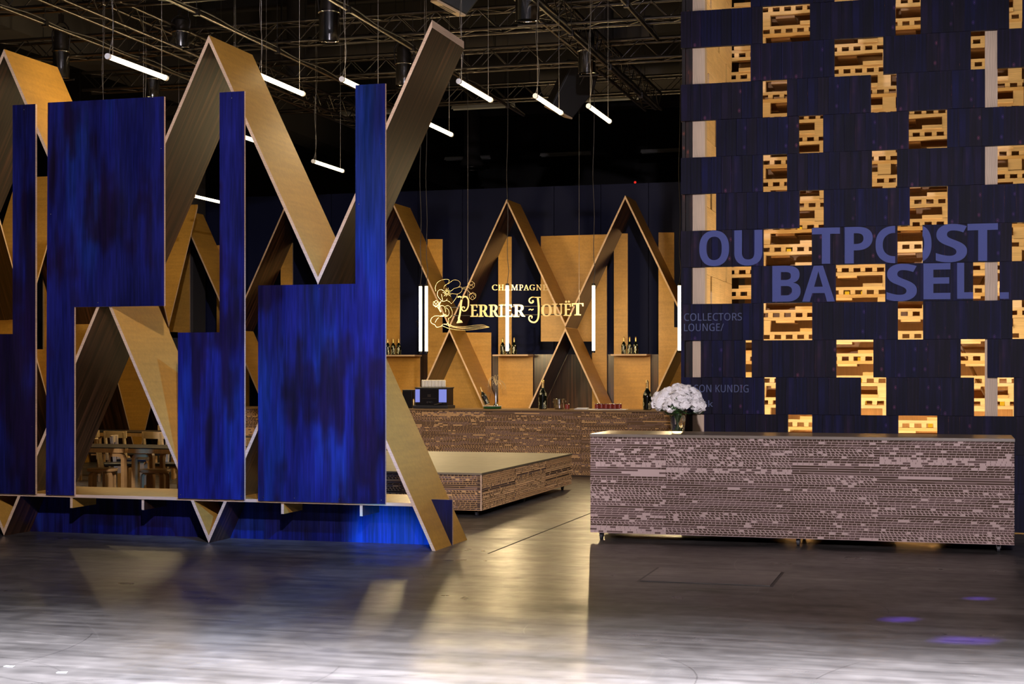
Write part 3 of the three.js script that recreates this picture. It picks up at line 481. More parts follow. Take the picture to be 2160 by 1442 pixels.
// ---------------------------------------------------------------- gilded wall sign over the bar
{
  const s = thing('hanging_sign', 'gilded lettering with outlined anemone flowers hung over the bar', 'sign'), A = {"paths":[[[-8.47,3.013], [-8.478,3.085], [-8.44,3.162], [-8.356,3.207], [-8.269,3.217], [-8.227,3.198], [-8.242,3.155], [-8.312,3.101], [-8.322,3.056]], [[-8.254,3.13], [-8.204,3.169], [-8.148,3.2], [-8.076,3.194], [-8.031,3.155], [-8.034,3.109], [-8.065,3.077], [-8.136,3.057]], [[-8.065,3.077], [-8.01,3.076], [-8.001,3.011], [-8.076,2.962], [-8.152,2.967], [-8.189,2.973]], [[-8.33,3.029], [-8.379,3.042], [-8.428,3.018], [-8.44,2.949], [-8.409,2.895], [-8.368,2.855], [-8.337,2.836], [-8.284,2.854], [-8.261,2.882]], [[-8.284,2.854], [-8.231,2.839], [-8.186,2.802], [-8.136,2.852], [-8.095,2.909], [-8.08,2.959]], [[-8.369,2.966], [-8.356,2.912], [-8.341,2.84]], [[-8.133,3.062], [-8.189,3.018]], [[-8.239,2.99], [-8.243,2.977], [-8.256,2.97], [-8.271,2.965], [-8.282,2.977], [-8.29,2.99], [-8.281,3.006], [-8.272,3.013], [-8.256,3.01], [-8.241,3.005], [-8.241,2.99]], [[-7.773,3.11], [-7.78,3.082], [-7.805,3.063], [-7.835,3.045], [-7.864,3.061], [-7.893,3.085], [-7.891,3.112], [-7.894,3.142], [-7.863,3.157], [-7.835,3.175], [-7.808,3.164], [-7.775,3.136], [-7.78,3.11]], [[-7.749,2.922], [-7.756,2.895], [-7.78,2.877], [-7.809,2.859], [-7.837,2.874], [-7.865,2.898], [-7.863,2.923], [-7.866,2.953], [-7.835,2.967], [-7.809,2.985], [-7.782,2.974], [-7.75,2.947], [-7.756,2.922]], [[-8.417,2.801], [-8.423,2.778], [-8.443,2.763], [-8.468,2.748], [-8.492,2.761], [-8.516,2.781], [-8.515,2.803], [-8.517,2.827], [-8.491,2.84], [-8.468,2.855], [-8.446,2.846], [-8.418,2.823], [-8.423,2.801]], [[-7.888,3.148], [-7.839,3.111], [-7.79,3.137]], [[-7.873,3.085], [-7.831,3.109], [-7.794,3.075]], [[-7.854,2.941], [-7.809,2.967], [-7.76,2.931]], [[-7.839,2.878], [-7.809,2.932], [-7.775,2.878]], [[-8.493,2.831], [-8.468,2.788], [-8.44,2.831]], [[-8.497,2.779], [-8.466,2.761], [-8.436,2.784]], [[-7.997,3.051], [-7.933,3.043], [-7.876,3.002], [-7.842,2.966]], [[-7.993,3.069], [-7.94,3.075], [-7.895,3.094]], [[-8.449,2.755], [-8.413,2.704], [-8.379,2.65]], [[-8.369,2.84], [-8.398,2.787], [-8.402,2.733], [-8.369,2.66]], [[-8.387,2.837], [-8.413,2.778], [-8.417,2.724], [-8.392,2.679]], [[-8.402,2.679], [-8.409,2.733], [-8.369,2.768], [-8.318,2.753], [-8.295,2.696], [-8.292,2.651]], [[-8.307,2.75], [-8.246,2.767], [-8.201,2.73], [-8.17,2.649], [-8.189,2.578], [-8.231,2.547]], [[-8.284,2.731], [-8.242,2.695], [-8.227,2.632], [-8.254,2.587]], [[-8.364,2.579], [-8.455,2.596], [-8.527,2.572], [-8.562,2.518], [-8.546,2.468], [-8.489,2.442], [-8.459,2.402], [-8.387,2.409], [-8.341,2.451]], [[-8.417,2.562], [-8.455,2.526], [-8.482,2.478]], [[-8.341,2.451], [-8.28,2.451], [-8.235,2.494], [-8.242,2.548]], [[-8.36,2.426], [-8.265,2.386], [-8.095,2.352], [-7.906,2.344], [-7.7,2.364], [-7.513,2.391]], [[-8.312,2.451], [-8.189,2.407], [-8.019,2.373], [-7.831,2.372], [-7.644,2.392], [-7.513,2.391]], [[-8.265,2.465], [-8.152,2.414], [-7.963,2.405], [-7.775,2.425], [-7.625,2.431], [-7.513,2.391]], [[-8.189,2.425], [-8.038,2.384], [-7.85,2.39], [-7.663,2.413], [-7.513,2.391]], [[-8.229,2.99], [-8.199,2.989]], [[-8.232,2.976], [-8.192,2.96]], [[-8.242,2.965], [-8.204,2.926]], [[-8.256,2.958], [-8.249,2.936]], [[-8.271,2.959], [-8.281,2.924]], [[-8.284,2.965], [-8.322,2.928]], [[-8.294,2.977], [-8.321,2.967]], [[-8.297,2.991], [-8.343,2.991]], [[-8.294,3.005], [-8.349,3.026]], [[-8.284,3.016], [-8.303,3.034]], [[-8.271,3.022], [-8.281,3.057]], [[-8.256,3.022], [-8.242,3.069]], [[-8.242,3.015], [-8.223,3.033]], [[-8.232,3.004], [-8.192,3.019]], [[-8.328,2.579], [-8.369,2.579]], [[-8.327,2.584], [-8.379,2.602]], [[-8.323,2.589], [-8.353,2.61]], [[-8.318,2.592], [-8.34,2.634]], [[-8.312,2.593], [-8.312,2.622]], [[-8.307,2.592], [-8.285,2.633]], [[-8.302,2.589], [-8.272,2.609]], [[-8.298,2.584], [-8.246,2.601]], [[-8.297,2.579], [-8.256,2.578]]],"words":[["C",-7.462,-7.37,3.015,3.111], ["H",-7.353,-7.253,3.013,3.109], ["A",-7.244,-7.144,3.012,3.108], ["M",-7.128,-7.003,3.01,3.106], ["P",-6.986,-6.916,3.008,3.104], ["A",-6.907,-6.812,3.007,3.102], ["G",-6.804,-6.705,3.005,3.101], ["N",-6.688,-6.589,3.003,3.099], ["E",-6.573,-6.486,3.002,3.097]],"caps":[["E",-7.85,-7.715,2.569,2.778], ["R",-7.706,-7.529,2.567,2.776], ["R",-7.521,-7.345,2.565,2.774], ["I",-7.336,-7.261,2.564,2.773], ["E",-7.244,-7.103,2.563,2.771], ["R",-7.086,-6.878,2.561,2.769], ["O",-6.597,-6.416,2.564,2.771], ["U",-6.408,-6.22,2.57,2.776], ["E",-6.212,-6.081,2.569,2.774], ["T",-6.073,-5.87,2.575,2.78]],"P":[[[-8.076,2.908], [-8.034,2.917], [-8.004,2.89], [-8.012,2.8], [-8.034,2.621], [-8.053,2.54], [-8.046,2.513]], [[-8.01,2.863], [-7.978,2.907], [-7.925,2.914], [-7.888,2.87], [-7.88,2.798], [-7.895,2.727], [-7.933,2.677], [-7.978,2.674], [-8.001,2.707], [-7.985,2.742], [-7.952,2.735], [-7.955,2.71]]],"Pfoot":[[-8.095,2.464], [-7.985,2.473], [-8.008,2.513], [-8.076,2.51]],"J":[[[-6.704,2.886], [-6.751,2.891], [-6.801,2.863], [-6.806,2.817], [-6.773,2.792], [-6.74,2.813], [-6.751,2.837]], [[-6.751,2.891], [-6.7,2.886], [-6.627,2.885], [-6.605,2.885]], [[-6.66,2.886], [-6.645,2.765], [-6.645,2.606], [-6.66,2.518], [-6.707,2.469], [-6.764,2.473], [-6.803,2.502], [-6.814,2.546], [-6.788,2.576], [-6.759,2.562], [-6.766,2.533]]],"dash":[[-6.817,2.675], [-6.792,2.689], [-6.766,2.675], [-6.736,2.689]],"dots":[[-6.171,2.806], [-6.122,2.806]],"rails":[[-8.207,-5.919,2.738], [-8.207,-5.919,2.594]]}, Z = -24.6;
  const P3 = p => p.map(q => [q[0], q[1], Z]);
  const art = obj('flower_outline', A.paths.map(p => tube(P3(p), 0.003, Math.max(6, p.length * 5), 5)), M.gold, s);
  for (const [t, x0, x1, y0, y1] of A.words) obj('letter', glyphs(serifR, t, x0, x1, y0, y1, 0.012).translate(0, 0, Z - 0.006), M.gold, s);
  for (const [t, x0, x1, y0, y1] of A.caps) obj('letter', glyphs(serifB, t, x0, x1, y0, y1, 0.012).translate(0, 0, Z - 0.006), M.gold, s);
  const flat = (p, w) => { const g = ribbon(p, w, 0.012); return g.translate(0, 0, Z - 0.006); };
  obj('letter', [flat(A.P[0], t => 0.022 + 0.014 * t), flat(A.P[1], t => 0.030 - 0.016 * t), new THREE.ExtrudeGeometry(new THREE.Shape(A.Pfoot.map(q => new THREE.Vector2(...q))), { depth: 0.012, bevelEnabled: false }).translate(0, 0, Z - 0.006)], M.gold, s);
  obj('letter', [flat(A.J[0], t => 0.014 + 0.014 * t), flat(A.J[1], () => 0.016), flat(A.J[2], t => 0.034 - 0.018 * t)], M.gold, s);
  obj('dash', flat(A.dash, () => 0.016), M.gold, s);
  for (const [x, y] of A.dots) obj('letter_dot', new THREE.CylinderGeometry(0.018, 0.018, 0.012, 14).rotateX(Math.PI / 2).translate(x, y, Z), M.gold, s);
  for (const [a, b, y] of A.rails) obj('rail', bar([a, y, Z - 0.02], [b, y, Z - 0.02], 0.008), M.black, s);
  for (const x of [-7.9, -5.95]) obj('hanging_wire', bar([x, A.rails[0][2], Z - 0.02], [x, HY, Z - 0.02], 0.003, 5), M.wire, s);
}
function ribbon(p, width, depth) {   // flat stroke of varying width along a curve
  const c = new THREE.CatmullRomCurve3(p.map(q => V(q[0], q[1], 0))), n = p.length * 6, L = [], Rr = [];
  for (let i = 0; i <= n; i++) { const t = i / n, q = c.getPoint(t), d = c.getTangent(t), w = width(t) / 2; L.push(new THREE.Vector2(q.x - d.y * w, q.y + d.x * w)); Rr.push(new THREE.Vector2(q.x + d.y * w, q.y - d.x * w)); }
  const gs = []; for (let i = 0; i < n; i++) { const sh = new THREE.Shape([Rr[i], Rr[i + 1], L[i + 1], L[i]]); gs.push(new THREE.ExtrudeGeometry(sh, { depth, bevelEnabled: false })); } return merge(gs);
}
// "1." on the partition glimpsed between the peaks
tag(obj('wall_number', glyphs(sansR, '1.', -10.78, -10.64, 2.56, 2.71, 0.004).translate(0, 0, -29.997), M.steel), 'small grey figure on the dark partition behind the bar lattice', 'lettering');

// ---------------------------------------------------------------- tube lamps
const RIGY = 6.2;
for (const [i, [x, z0, z1]] of [[-7.98, -13.25, -14.42], [-6.965, -14.5, -15.67], [-6.215, -14.98, -16.15], [-5.057, -15.44, -16.62], [-4.497, -16.5, -17.68], [-4.07, -17.3, -18.46], [-9.055, -20.73, -21.88], [-6.294, -17.75, -18.92], [-12.89, -24.25, -25.42], [-9.0, -17.95, -19.12], [-10.3, -16.9, -18.1], [-11.3, -19.7, -20.9]].entries()) {
  const t = thing('hanging_tube_lamp', 'warm tube lamp hung level, ' + ['over the widest blue upper panel', 'beside the tallest golden peak', 'at the top of the last narrow blue panel', 'beside the top of the lone slanting board', 'between lone slanting board and tilted loudspeaker', 'just below the tilted loudspeaker', 'low over the lounge beyond the golden slope', 'lower down beside the lone slanting board', 'lowest and deepest in the lounge corner', 'peeping past the narrow blue post', 'right above the twin tables', 'right above the long table'][i], 'lamp', [x, 4.75, (z0 + z1) / 2], 0, 'level tube lamps under the rig'), h = (z0 - z1) / 2;
  obj('glowing_tube', new THREE.CylinderGeometry(0.026, 0.026, 2 * h - 0.06, 12).rotateX(Math.PI / 2), M.tubeGlow, t);
  for (const s of [-1, 1]) { obj('end_cap', new THREE.CylinderGeometry(0.03, 0.03, 0.035, 12).rotateX(Math.PI / 2).translate(0, 0, s * (h - 0.015)), M.white, t); obj('hanging_wire', bar([0, 0.03, s * (h - 0.1)], [0, HY - 4.75, s * (h - 0.1)], 0.0025, 4), M.wire, t); }
  obj('power_cable', tube([[0, 0.03, h - 0.03], [0.03, 0.25, h - 0.06], [-0.02, 0.7, h - 0.1], [0.02, 1.2, h - 0.1], [0, 2.2, h - 0.1]], 0.004, 16, 4), M.cable, t);
  for (const s of [-1, 1]) { const l = new THREE.RectAreaLight(WARM, i > 9 ? 230 : 46, 0.055, 2 * h); l.position.set(x + s * 0.029, 4.733, (z0 + z1) / 2); l.lookAt(x + s * 4, 4.733 - 2.3, (z0 + z1) / 2); scene.add(l); }
}
[[-8.642, 1.951, 3.118], [-8.535, 1.951, 3.118], [-7.107, 1.951, 3.106], [-5.631, 1.951, 3.082], [-4.209, 1.948, 3.06]].forEach(([x, y0, y1], i) => {
  const t = thing('upright_tube_lamp', ['warm upright tube lamp of the close pair over the bar, on the coffee machine side', 'warm upright tube lamp of the close pair over the bar, touching the gilded flowers', 'warm upright tube lamp hung before the gilded lettering', 'warm upright tube lamp hung at the end of the gilded lettering', 'warm upright tube lamp hung at the edge of the dark tower'][i], 'lamp', [x, y0, -24.3], 0, 'upright tube lamps over the bar'), h = y1 - y0;
  obj('glowing_tube', new THREE.CylinderGeometry(0.026, 0.026, h - 0.06, 14).translate(0, h / 2, 0), M.tubeGlow, t);
  for (const y of [0.015, h - 0.015]) obj('end_cap', new THREE.CylinderGeometry(0.029, 0.029, 0.034, 12).translate(0, y, 0), M.black, t);
  obj('power_cable', tube([[0, h, 0], [0.03, h + 0.12, 0], [0.0, h + 0.5, 0], [0.015, h + 1.1, 0], [-0.01, h + 1.8, 0], [0.01, h + 2.5, 0], [0, HY - y0, 0]], 0.006, 30, 5), M.cable, t);
  for (const s of [-1, 1]) { const l = new THREE.RectAreaLight(WARM, 185, 0.055, h - 0.06); l.position.set(x, y0 + h / 2, -24.3 + s * 0.03); l.lookAt(x, y0 + h / 2, -24.3 + s * 3); scene.add(l); }
});

// ---------------------------------------------------------------- rig: trusses, pipes, lamps, loudspeakers
function truss(along, c, y, a, b, label) {   // square box truss; along 'x' or 'z', c the other coordinate
  const t = thing('lighting_truss', label, 'truss'), w = 0.145, at = (s, i, j) => along === 'x' ? [s, y + j * w, c + i * w] : [c + i * w, y + j * w, s];
  for (const i of [-1, 1]) for (const j of [-1, 1]) obj('chord', bar(at(a, i, j), at(b, i, j), 0.024), M.steel, t);
  const n = Math.round(Math.abs(b - a) / 0.3), d = [];
  for (let k = 0; k < n; k++) { const s0 = a + (b - a) * k / n, s1 = a + (b - a) * (k + 1) / n, f = k % 2 ? 1 : -1; for (const i of [-1, 1]) d.push(bar(at(s0, i, -f), at(s1, i, f), 0.009, 5)); for (const j of [-1, 1]) d.push(bar(at(s0, -f, j), at(s1, f, j), 0.009, 5)); }
  const o = obj('lacing', d, M.steel, t); o.userData.kind = 'stuff';
  for (let s = Math.min(a, b) + 0.8; s < Math.max(a, b); s += 3.2) obj('hanger', bar(at(s, 0, 1), [along === 'x' ? s : c, HY, along === 'x' ? c : s], 0.006, 5), M.steelDark, t);
}
truss('x', -20.1, 6.5, -14, -3, 'box truss crossing the hall over the stage, nearest the blue screen');
truss('x', -22.6, 6.5, -14, -3, 'box truss crossing the hall above the bar front');
truss('x', -17.7, 6.62, -16, -8.8, 'short box truss crossing over the lounge tables');
truss('z', -10.6, 6.35, -14.5, -27, 'box truss running back over the lounge tables');
truss('z', -5.15, 6.5, -15.6, -27, 'box truss running back over the stage');
truss('x', -27.5, 6.9, -18, -2, 'box truss crossing above the peaks of the bar wall');
[[-11.4, 6.2, -14, -24, 'thin rig pipe running back over the side of the lounge'], [-9.2, 6.2, -14, -26, 'thin rig pipe running back beside the golden peaks of the blue screen'], [-7.3, 6.2, -14.4, -26, 'thin rig pipe running back over the middle of the stage'], [-4.92, 6.2, -16.5, -26, 'thin rig pipe running back beside the stage truss'], [-3.95, 6.3, -15.5, -21, 'short thin rig pipe next to the tower']].forEach(([x, y, a, b, l]) => {
  const t = thing('rig_pipe', l, 'pipe'); obj('pipe', bar([x, y, a], [x, y, b], 0.026, 10), M.steel, t);
  for (let z = a - 1; z > b; z -= 2.4) { obj('clamp', box(x - 0.035, x + 0.035, y - 0.04, y + 0.05, z - 0.03, z + 0.03), M.steelDark, t); obj('hanger', bar([x, y, z], [x, HY, z], 0.005, 5), M.steelDark, t); }
  obj('cable_run', tube(Array.from({ length: 14 }, (_, k) => [x + 0.02, y + 0.05 + (k % 2 ? -0.035 : 0), a + (b - a) * k / 13]), 0.01, 60, 5), M.cable, t);
});
[[-12.7, 6.0, -19.8, 0.12, 0.75, 'tall black lamp can hanging beside the lounge truss'], [-12.2, 6.0, -21.6, 0.12, 0.55, 'short black lamp can hanging low beside the lounge tube lamp'], [-7.934, 6.02, -18.7, 0.135, 0.75, 'shiny lamp can hanging between golden peak and narrow blue panel'], [-8.0, 6.0, -21.76, 0.13, 0.62, 'shiny lamp can hanging beside the lone slanting board'], [-5.06, 6.0, -18.2, 0.15, 0.7, 'shiny lamp can hanging under the stage truss front'], [-5.11, 6.0, -21.63, 0.13, 0.62, 'dark lamp can hanging beside the tilted loudspeaker'], [-10.4, 6.2, -19.2, 0.12, 0.4, 'small lamp can above the first golden peak']].forEach(([x, y, z, r, h, l]) => {
  const t = thing('stage_lamp', l, 'lamp', [x, y, z]);
  obj('lower_barrel', lathe([[r - 0.01, 0.03], [r, 0], [r, h * 0.5], [r - 0.012, h * 0.52], [0, h * 0.52]], 20), M.chrome, t);
  obj('upper_barrel', lathe([[r * 0.86, h * 0.52], [r * 0.86, h * 0.92], [r * 0.6, h], [0, h]], 20), M.steelDark, t);
  obj('collar', new THREE.TorusGeometry(r * 1.04, 0.012, 6, 24).rotateX(Math.PI / 2).translate(0, h * 0.52, 0), M.chrome, t);
  obj('yoke', tube([[-r * 1.1, h * 0.55, 0], [-r * 1.15, h * 0.95, 0], [0, h * 1.12, 0], [r * 1.15, h * 0.95, 0], [r * 1.1, h * 0.55, 0]], 0.012, 20, 5), M.steelDark, t);
  obj('colour_frame', box(-r * 1.15, r * 1.15, -0.015, 0.005, -r * 1.15, -r * 1.02), M.steelDark, t); obj('clamp', box(-0.03, 0.03, h * 1.1, h * 1.1 + 0.12, -0.03, 0.03), M.steel, t);
  obj('hanging_bar', bar([0, h * 1.1, 0], [0, HY - y, 0], 0.008, 5), M.steelDark, t);
});
[[-5.75, 6.5, -17.75, 0.7, 'black loudspeaker hung high, its lower end just showing'], [-5.95, 6.25, -24.0, 0.75, 'black loudspeaker with pale base hung at a slant under the stage truss']].forEach(([x, y, z, s, l], i) => {
  const t = thing('loudspeaker', l, 'loudspeaker', [x, y, z]); t.rotation.set(0.25, 0.5, -0.55);
  const sh = new THREE.Shape([[-0.19, -0.40], [0.19, -0.40], [0.30, 0.10], [0.24, 0.40], [-0.19, 0.40]].map(p => new THREE.Vector2(...p)));
  obj('cabinet', new THREE.ExtrudeGeometry(sh, { depth: 0.44, bevelEnabled: true, bevelSize: 0.015, bevelThickness: 0.015, bevelSegments: 2 }).translate(0, 0, -0.22), M.black, t);
  const b = obj('base_rim', new RoundedBoxGeometry(0.40, 0.03, 0.47, 2, 0.01).translate(0, -0.43, 0), M.pinePale, t);
  for (const k of [-1, 1]) obj('port', box(-0.09, 0.09, -0.447, -0.444, k * 0.1 - 0.06, k * 0.1 + 0.06), M.black, b);
  obj('grille', box(-0.212, -0.204, -0.36, 0.38, -0.2, 0.2), M.steelDark, t);
  obj('bracket', tube([[0.05, 0.1, 0.25], [0.05, 0.5, 0.27], [0.05, 0.62, 0], [0.05, 0.5, -0.27], [0.05, 0.1, -0.25]], 0.016, 20, 5), M.steelDark, t);
});
// unlit ceiling fittings, ring diffusers, ducts and beams in the dark
[[-7.7, -6.46, -32.1, 'resting dark'], [-10.73, -9.28, -32.3, 0], [-13.45, -11.98, -32.35, 0], [-10.75, -9.35, -40, 0], [-7.98, -6.93, -40.1, 0], [-13.5, -12.2, -40, 0]].forEach(([a, b, z]) => {
  const t = thing('ceiling_fitting', 'unlit long light fitting hanging in the dark part of the hall', 'lamp', [(a + b) / 2, 7.5, z], 0, 'unlit hall fittings'), h = (b - a) / 2;
  obj('reflector', prism([[-0.1, 0], [-0.08, 0], [0, 0.07], [0.08, 0], [0.1, 0], [0.02, 0.09], [-0.02, 0.09]], -h, h, 0, 0, 0).rotateY(Math.PI / 2), M.white, t);
  obj('tube', new THREE.CylinderGeometry(0.018, 0.018, 2 * h - 0.1, 8).rotateZ(Math.PI / 2).translate(0, 0.02, 0), M.white, t);
  for (const s of [-1, 1]) obj('hanger', bar([s * h * 0.7, 0.09, 0], [s * h * 0.7, HY - 7.5, 0], 0.006, 5), M.steelDark, t);
});
[[-11.5, 6.8, -25.6, 0.32], [-5.77, 6.8, -25.6, 0.32], [-11.7, 6.8, -36.8, 0.35]].forEach(([x, y, z, r]) => {
  const t = thing('ring_diffuser', 'round air diffuser ring under the dark hall ceiling', 'vent', [x, y, z], 0, 'air diffusers');
  obj('rim', new THREE.TorusGeometry(r, 0.025, 8, 32).rotateX(Math.PI / 2), M.steel, t); obj('cone', lathe([[r * 0.2, -0.01], [r * 0.55, 0.02], [r * 0.9, 0.1], [r * 0.6, 0.3], [r * 0.55, HY - 6.82]], 24), M.concrete, t);
});
for (let k = 0; k < 6; k++) tag(obj('ceiling_beam', box(X0 + 0.02, X1 - 0.02, HY - 1.0, HY, -18 - k * 4.4, -17.6 - k * 4.4), M.concrete), 'deep concrete beam crossing under the hall ceiling', 'beam', 'cross beams', 'structure');
for (const [x, l] of [[-14.2, 'beside the lounge']]) tag(obj('ceiling_girder', box(x - 0.35, x + 0.35, 6.9, HY - 0.02, -43.8, -10), M.concrete), 'massive concrete girder running back ' + l, 'beam', null, 'structure');
[[-9, 7.6, -26, 0.22], [-3.6, 7.3, -28.5, 0.3]].forEach(([x, y, z, r], i) => { const t = thing('air_duct', i ? 'wide round duct hanging beyond the tower' : 'slim round duct crossing above the bar wall', 'duct'); obj('duct', bar([x - 4, y, z], [x + 4, y, z], r, 20), M.concrete, t); for (const k of [-3, 0, 3]) obj('hanger', bar([x + k, y, z], [x + k, HY, z], 0.008, 5), M.steelDark, t); for (let k = -3; k <= 3; k++) obj('seam', new THREE.TorusGeometry(r + 0.008, 0.015, 6, 24).rotateY(Math.PI / 2).translate(x + k * 1.2, y, z), M.concrete, t); });
for (let k = 0; k < 5; k++) tag(obj('ceiling_pipe', bar([-20, 7.9 + 0.13 * (k % 2), -19 - k * 0.35], [8, 7.9 + 0.13 * (k % 2), -19 - k * 0.35], 0.05 + 0.02 * (k % 3), 10), M.concrete), 'painted service pipe running across under the hall ceiling', 'pipe', 'service pipes');
tag(obj('red_signal', new THREE.SphereGeometry(0.025, 10, 8).translate(-6.1, 5.445, -30.03), M.redGlow), 'tiny red signal light on top of the navy partition', 'light');

// ---------------------------------------------------------------- lounge furniture
function bentLeg(h, reach, w = 0.05, t = 0.026, r = 0.07) {   // bent birch leg: upright, curve, tongue under the seat
  const s = new THREE.Shape(); s.moveTo(0, 0); s.lineTo(t, 0); s.lineTo(t, h - r); s.quadraticCurveTo(t, h - t, r, h - t); s.lineTo(reach, h - t); s.lineTo(reach, h); s.lineTo(r, h); s.quadraticCurveTo(0, h, 0, h - r); s.lineTo(0, 0);
  return new THREE.ExtrudeGeometry(s, { depth: w, bevelEnabled: false, curveSegments: 6 }).translate(0, 0, -w / 2);
}
function makeStool(label) {
  const t = thing('round_stool', label, 'stool', [0, 0, 0], 0, 'round stools under the tables');
  obj('seat', lathe([[0, 0.402], [0.18, 0.402], [0.188, 0.408], [0.188, 0.434], [0.182, 0.44], [0, 0.44]], 32), M.birch, t);
  for (let k = 0; k < 4; k++) obj('leg', bentLeg(0.402, 0.14).translate(-0.185, 0, 0).rotateY(Math.PI / 4 + k * Math.PI / 2), M.birch, t);
  return t;
}
function makeChair(label) {
  const t = thing('birch_chair', label, 'chair', [0, 0, 0], 0, 'birch chairs around the tables');
  const sh = new THREE.Shape(); sh.moveTo(-0.18, -0.18); sh.lineTo(0.18, -0.18); sh.quadraticCurveTo(0.21, 0, 0.19, 0.2); sh.lineTo(-0.19, 0.2); sh.quadraticCurveTo(-0.21, 0, -0.18, -0.18);
  obj('seat', new THREE.ExtrudeGeometry(sh, { depth: 0.028, bevelEnabled: true, bevelSize: 0.004, bevelThickness: 0.004, bevelSegments: 1 }).rotateX(Math.PI / 2).translate(0, 0.45, 0), M.seatBlack, t);
  for (const s of [-1, 1]) {
    obj('leg', bentLeg(0.42, 0.13).rotateY(s > 0 ? Math.PI : 0).translate(s * 0.19, 0, 0.15), M.birch, t);
    obj('leg', bentLeg(0.42, 0.13).rotateY(s > 0 ? Math.PI : 0).translate(s * 0.19, 0, -0.15), M.birch, t);
    obj('back_post', box(-0.014, 0.014, 0, 0.42, -0.022, 0.022).rotateX(-0.14).translate(s * 0.165, 0.34, -0.2), M.birchPale, t);
  }
  const p = []; for (let i = 0; i <= 10; i++) { const x = -0.2 + 0.04 * i; p.push([x, -0.25 - 0.045 * (1 - (x / 0.2) ** 2)]); }
  const out = [...p.map(q => new THREE.Vector2(q[0], -q[1])), ...p.slice().reverse().map(q => new THREE.Vector2(q[0], -q[1] - 0.022))];
  obj('backrest', new THREE.ExtrudeGeometry(new THREE.Shape(out), { depth: 0.1, bevelEnabled: false }).rotateX(-Math.PI / 2).translate(0, 0.67, 0), M.birchPale, t);
  return t;
}
function makeTable(label, x0, x1, z1, z0) {
  const t = thing('birch_table', label, 'table', [(x0 + x1) / 2, 0, (z0 + z1) / 2], 0), w = (x1 - x0) / 2 - 0.01, d = (z1 - z0) / 2;
  obj('tabletop', new RoundedBoxGeometry(2 * w, 0.012, 2 * d, 1, 0.003).translate(0, 0.714, 0), M.seatBlack, t);
  for (const [a, b, c, e] of [[-w, w, d - 0.03, d], [-w, w, -d, -d + 0.03], [-w, -w + 0.03, -d + 0.031, d - 0.031], [w - 0.03, w, -d + 0.031, d - 0.031]]) obj('edge_band', box(a, b, 0.655, 0.7075, c, e, [a, c], true), M.birch, t);
  for (const sx of [-1, 1]) for (const sz of [-1, 1]) obj('leg', bentLeg(0.652, 0.2, 0.062, 0.045, 0.09).rotateY(sx > 0 ? Math.PI : 0).translate(sx * (w - 0.03), 0, sz * (d - 0.06)), M.birch, t);
}
makeTable('birch table with black top pushed against its twin, on the side wall side', -10.85, -9.6, -16.36, -17.16);
makeTable('birch table with black top pushed against its twin, on the stage side', -9.58, -8.33, -16.36, -17.16);
makeTable('long birch table with black top in the middle of the lounge', -13.0, -11.0, -20.5, -21.3);
makeTable('small birch table with black top between stage and bar', -9.9, -8.7, -19.0, -19.8);
const clone = (o, x, z, a, label) => { const c = o.clone(); c.name = numbered(o.name.replace(/_\d{3}$/, '')); scene.add(c); c.position.set(x, 0, z); c.rotation.y = a; if (label) c.userData.label = label; return c; };
const st = makeStool('round birch stool with bent legs tucked under a table'); st.position.set(-10.14, 0, -16.72); st.rotation.y = 0.35;
for (const [x, z, a] of [[-9.42, -16.74, 0.2], [-8.75, -16.7, 0.9], [-11.3, -20.9, 0.4], [-9.2, -19.3, 0.1], [-12.1, -18.9, 0.6]]) clone(st, x, z, a);
const ch = makeChair('birch chair with black seat standing behind the twin tables'); ch.position.set(-10.45, 0, -17.6); ch.rotation.y = 2.2;
for (const [x, z, a, w] of [[-9.75, -17.75, 3.1, 0], [-9.15, -17.7, 2.9, 0], [-8.2, -17.4, 2.4, 0], [-10.75, -18.5, 1.2, 1], [-10.3, -19.4, 1.4, 1], [-11.05, -19.9, 0.2, 2], [-11.75, -20.0, 0.1, 2], [-12.4, -20.1, -0.3, 2], [-11.3, -21.9, 3.0, 3], [-12.2, -21.8, 3.3, 3], [-8.95, -18.5, 0.3, 4], [-9.5, -20.3, 3.2, 4], [-8.45, -19.5, -1.5, 4]])
  clone(ch, x, z, a, 'birch chair with black seat ' + ['standing behind the twin tables', 'standing loose between twin tables and long table', 'on the screen side of the long table', 'on the bar side of the long table', 'drawn up to the small table between stage and bar'][w]);

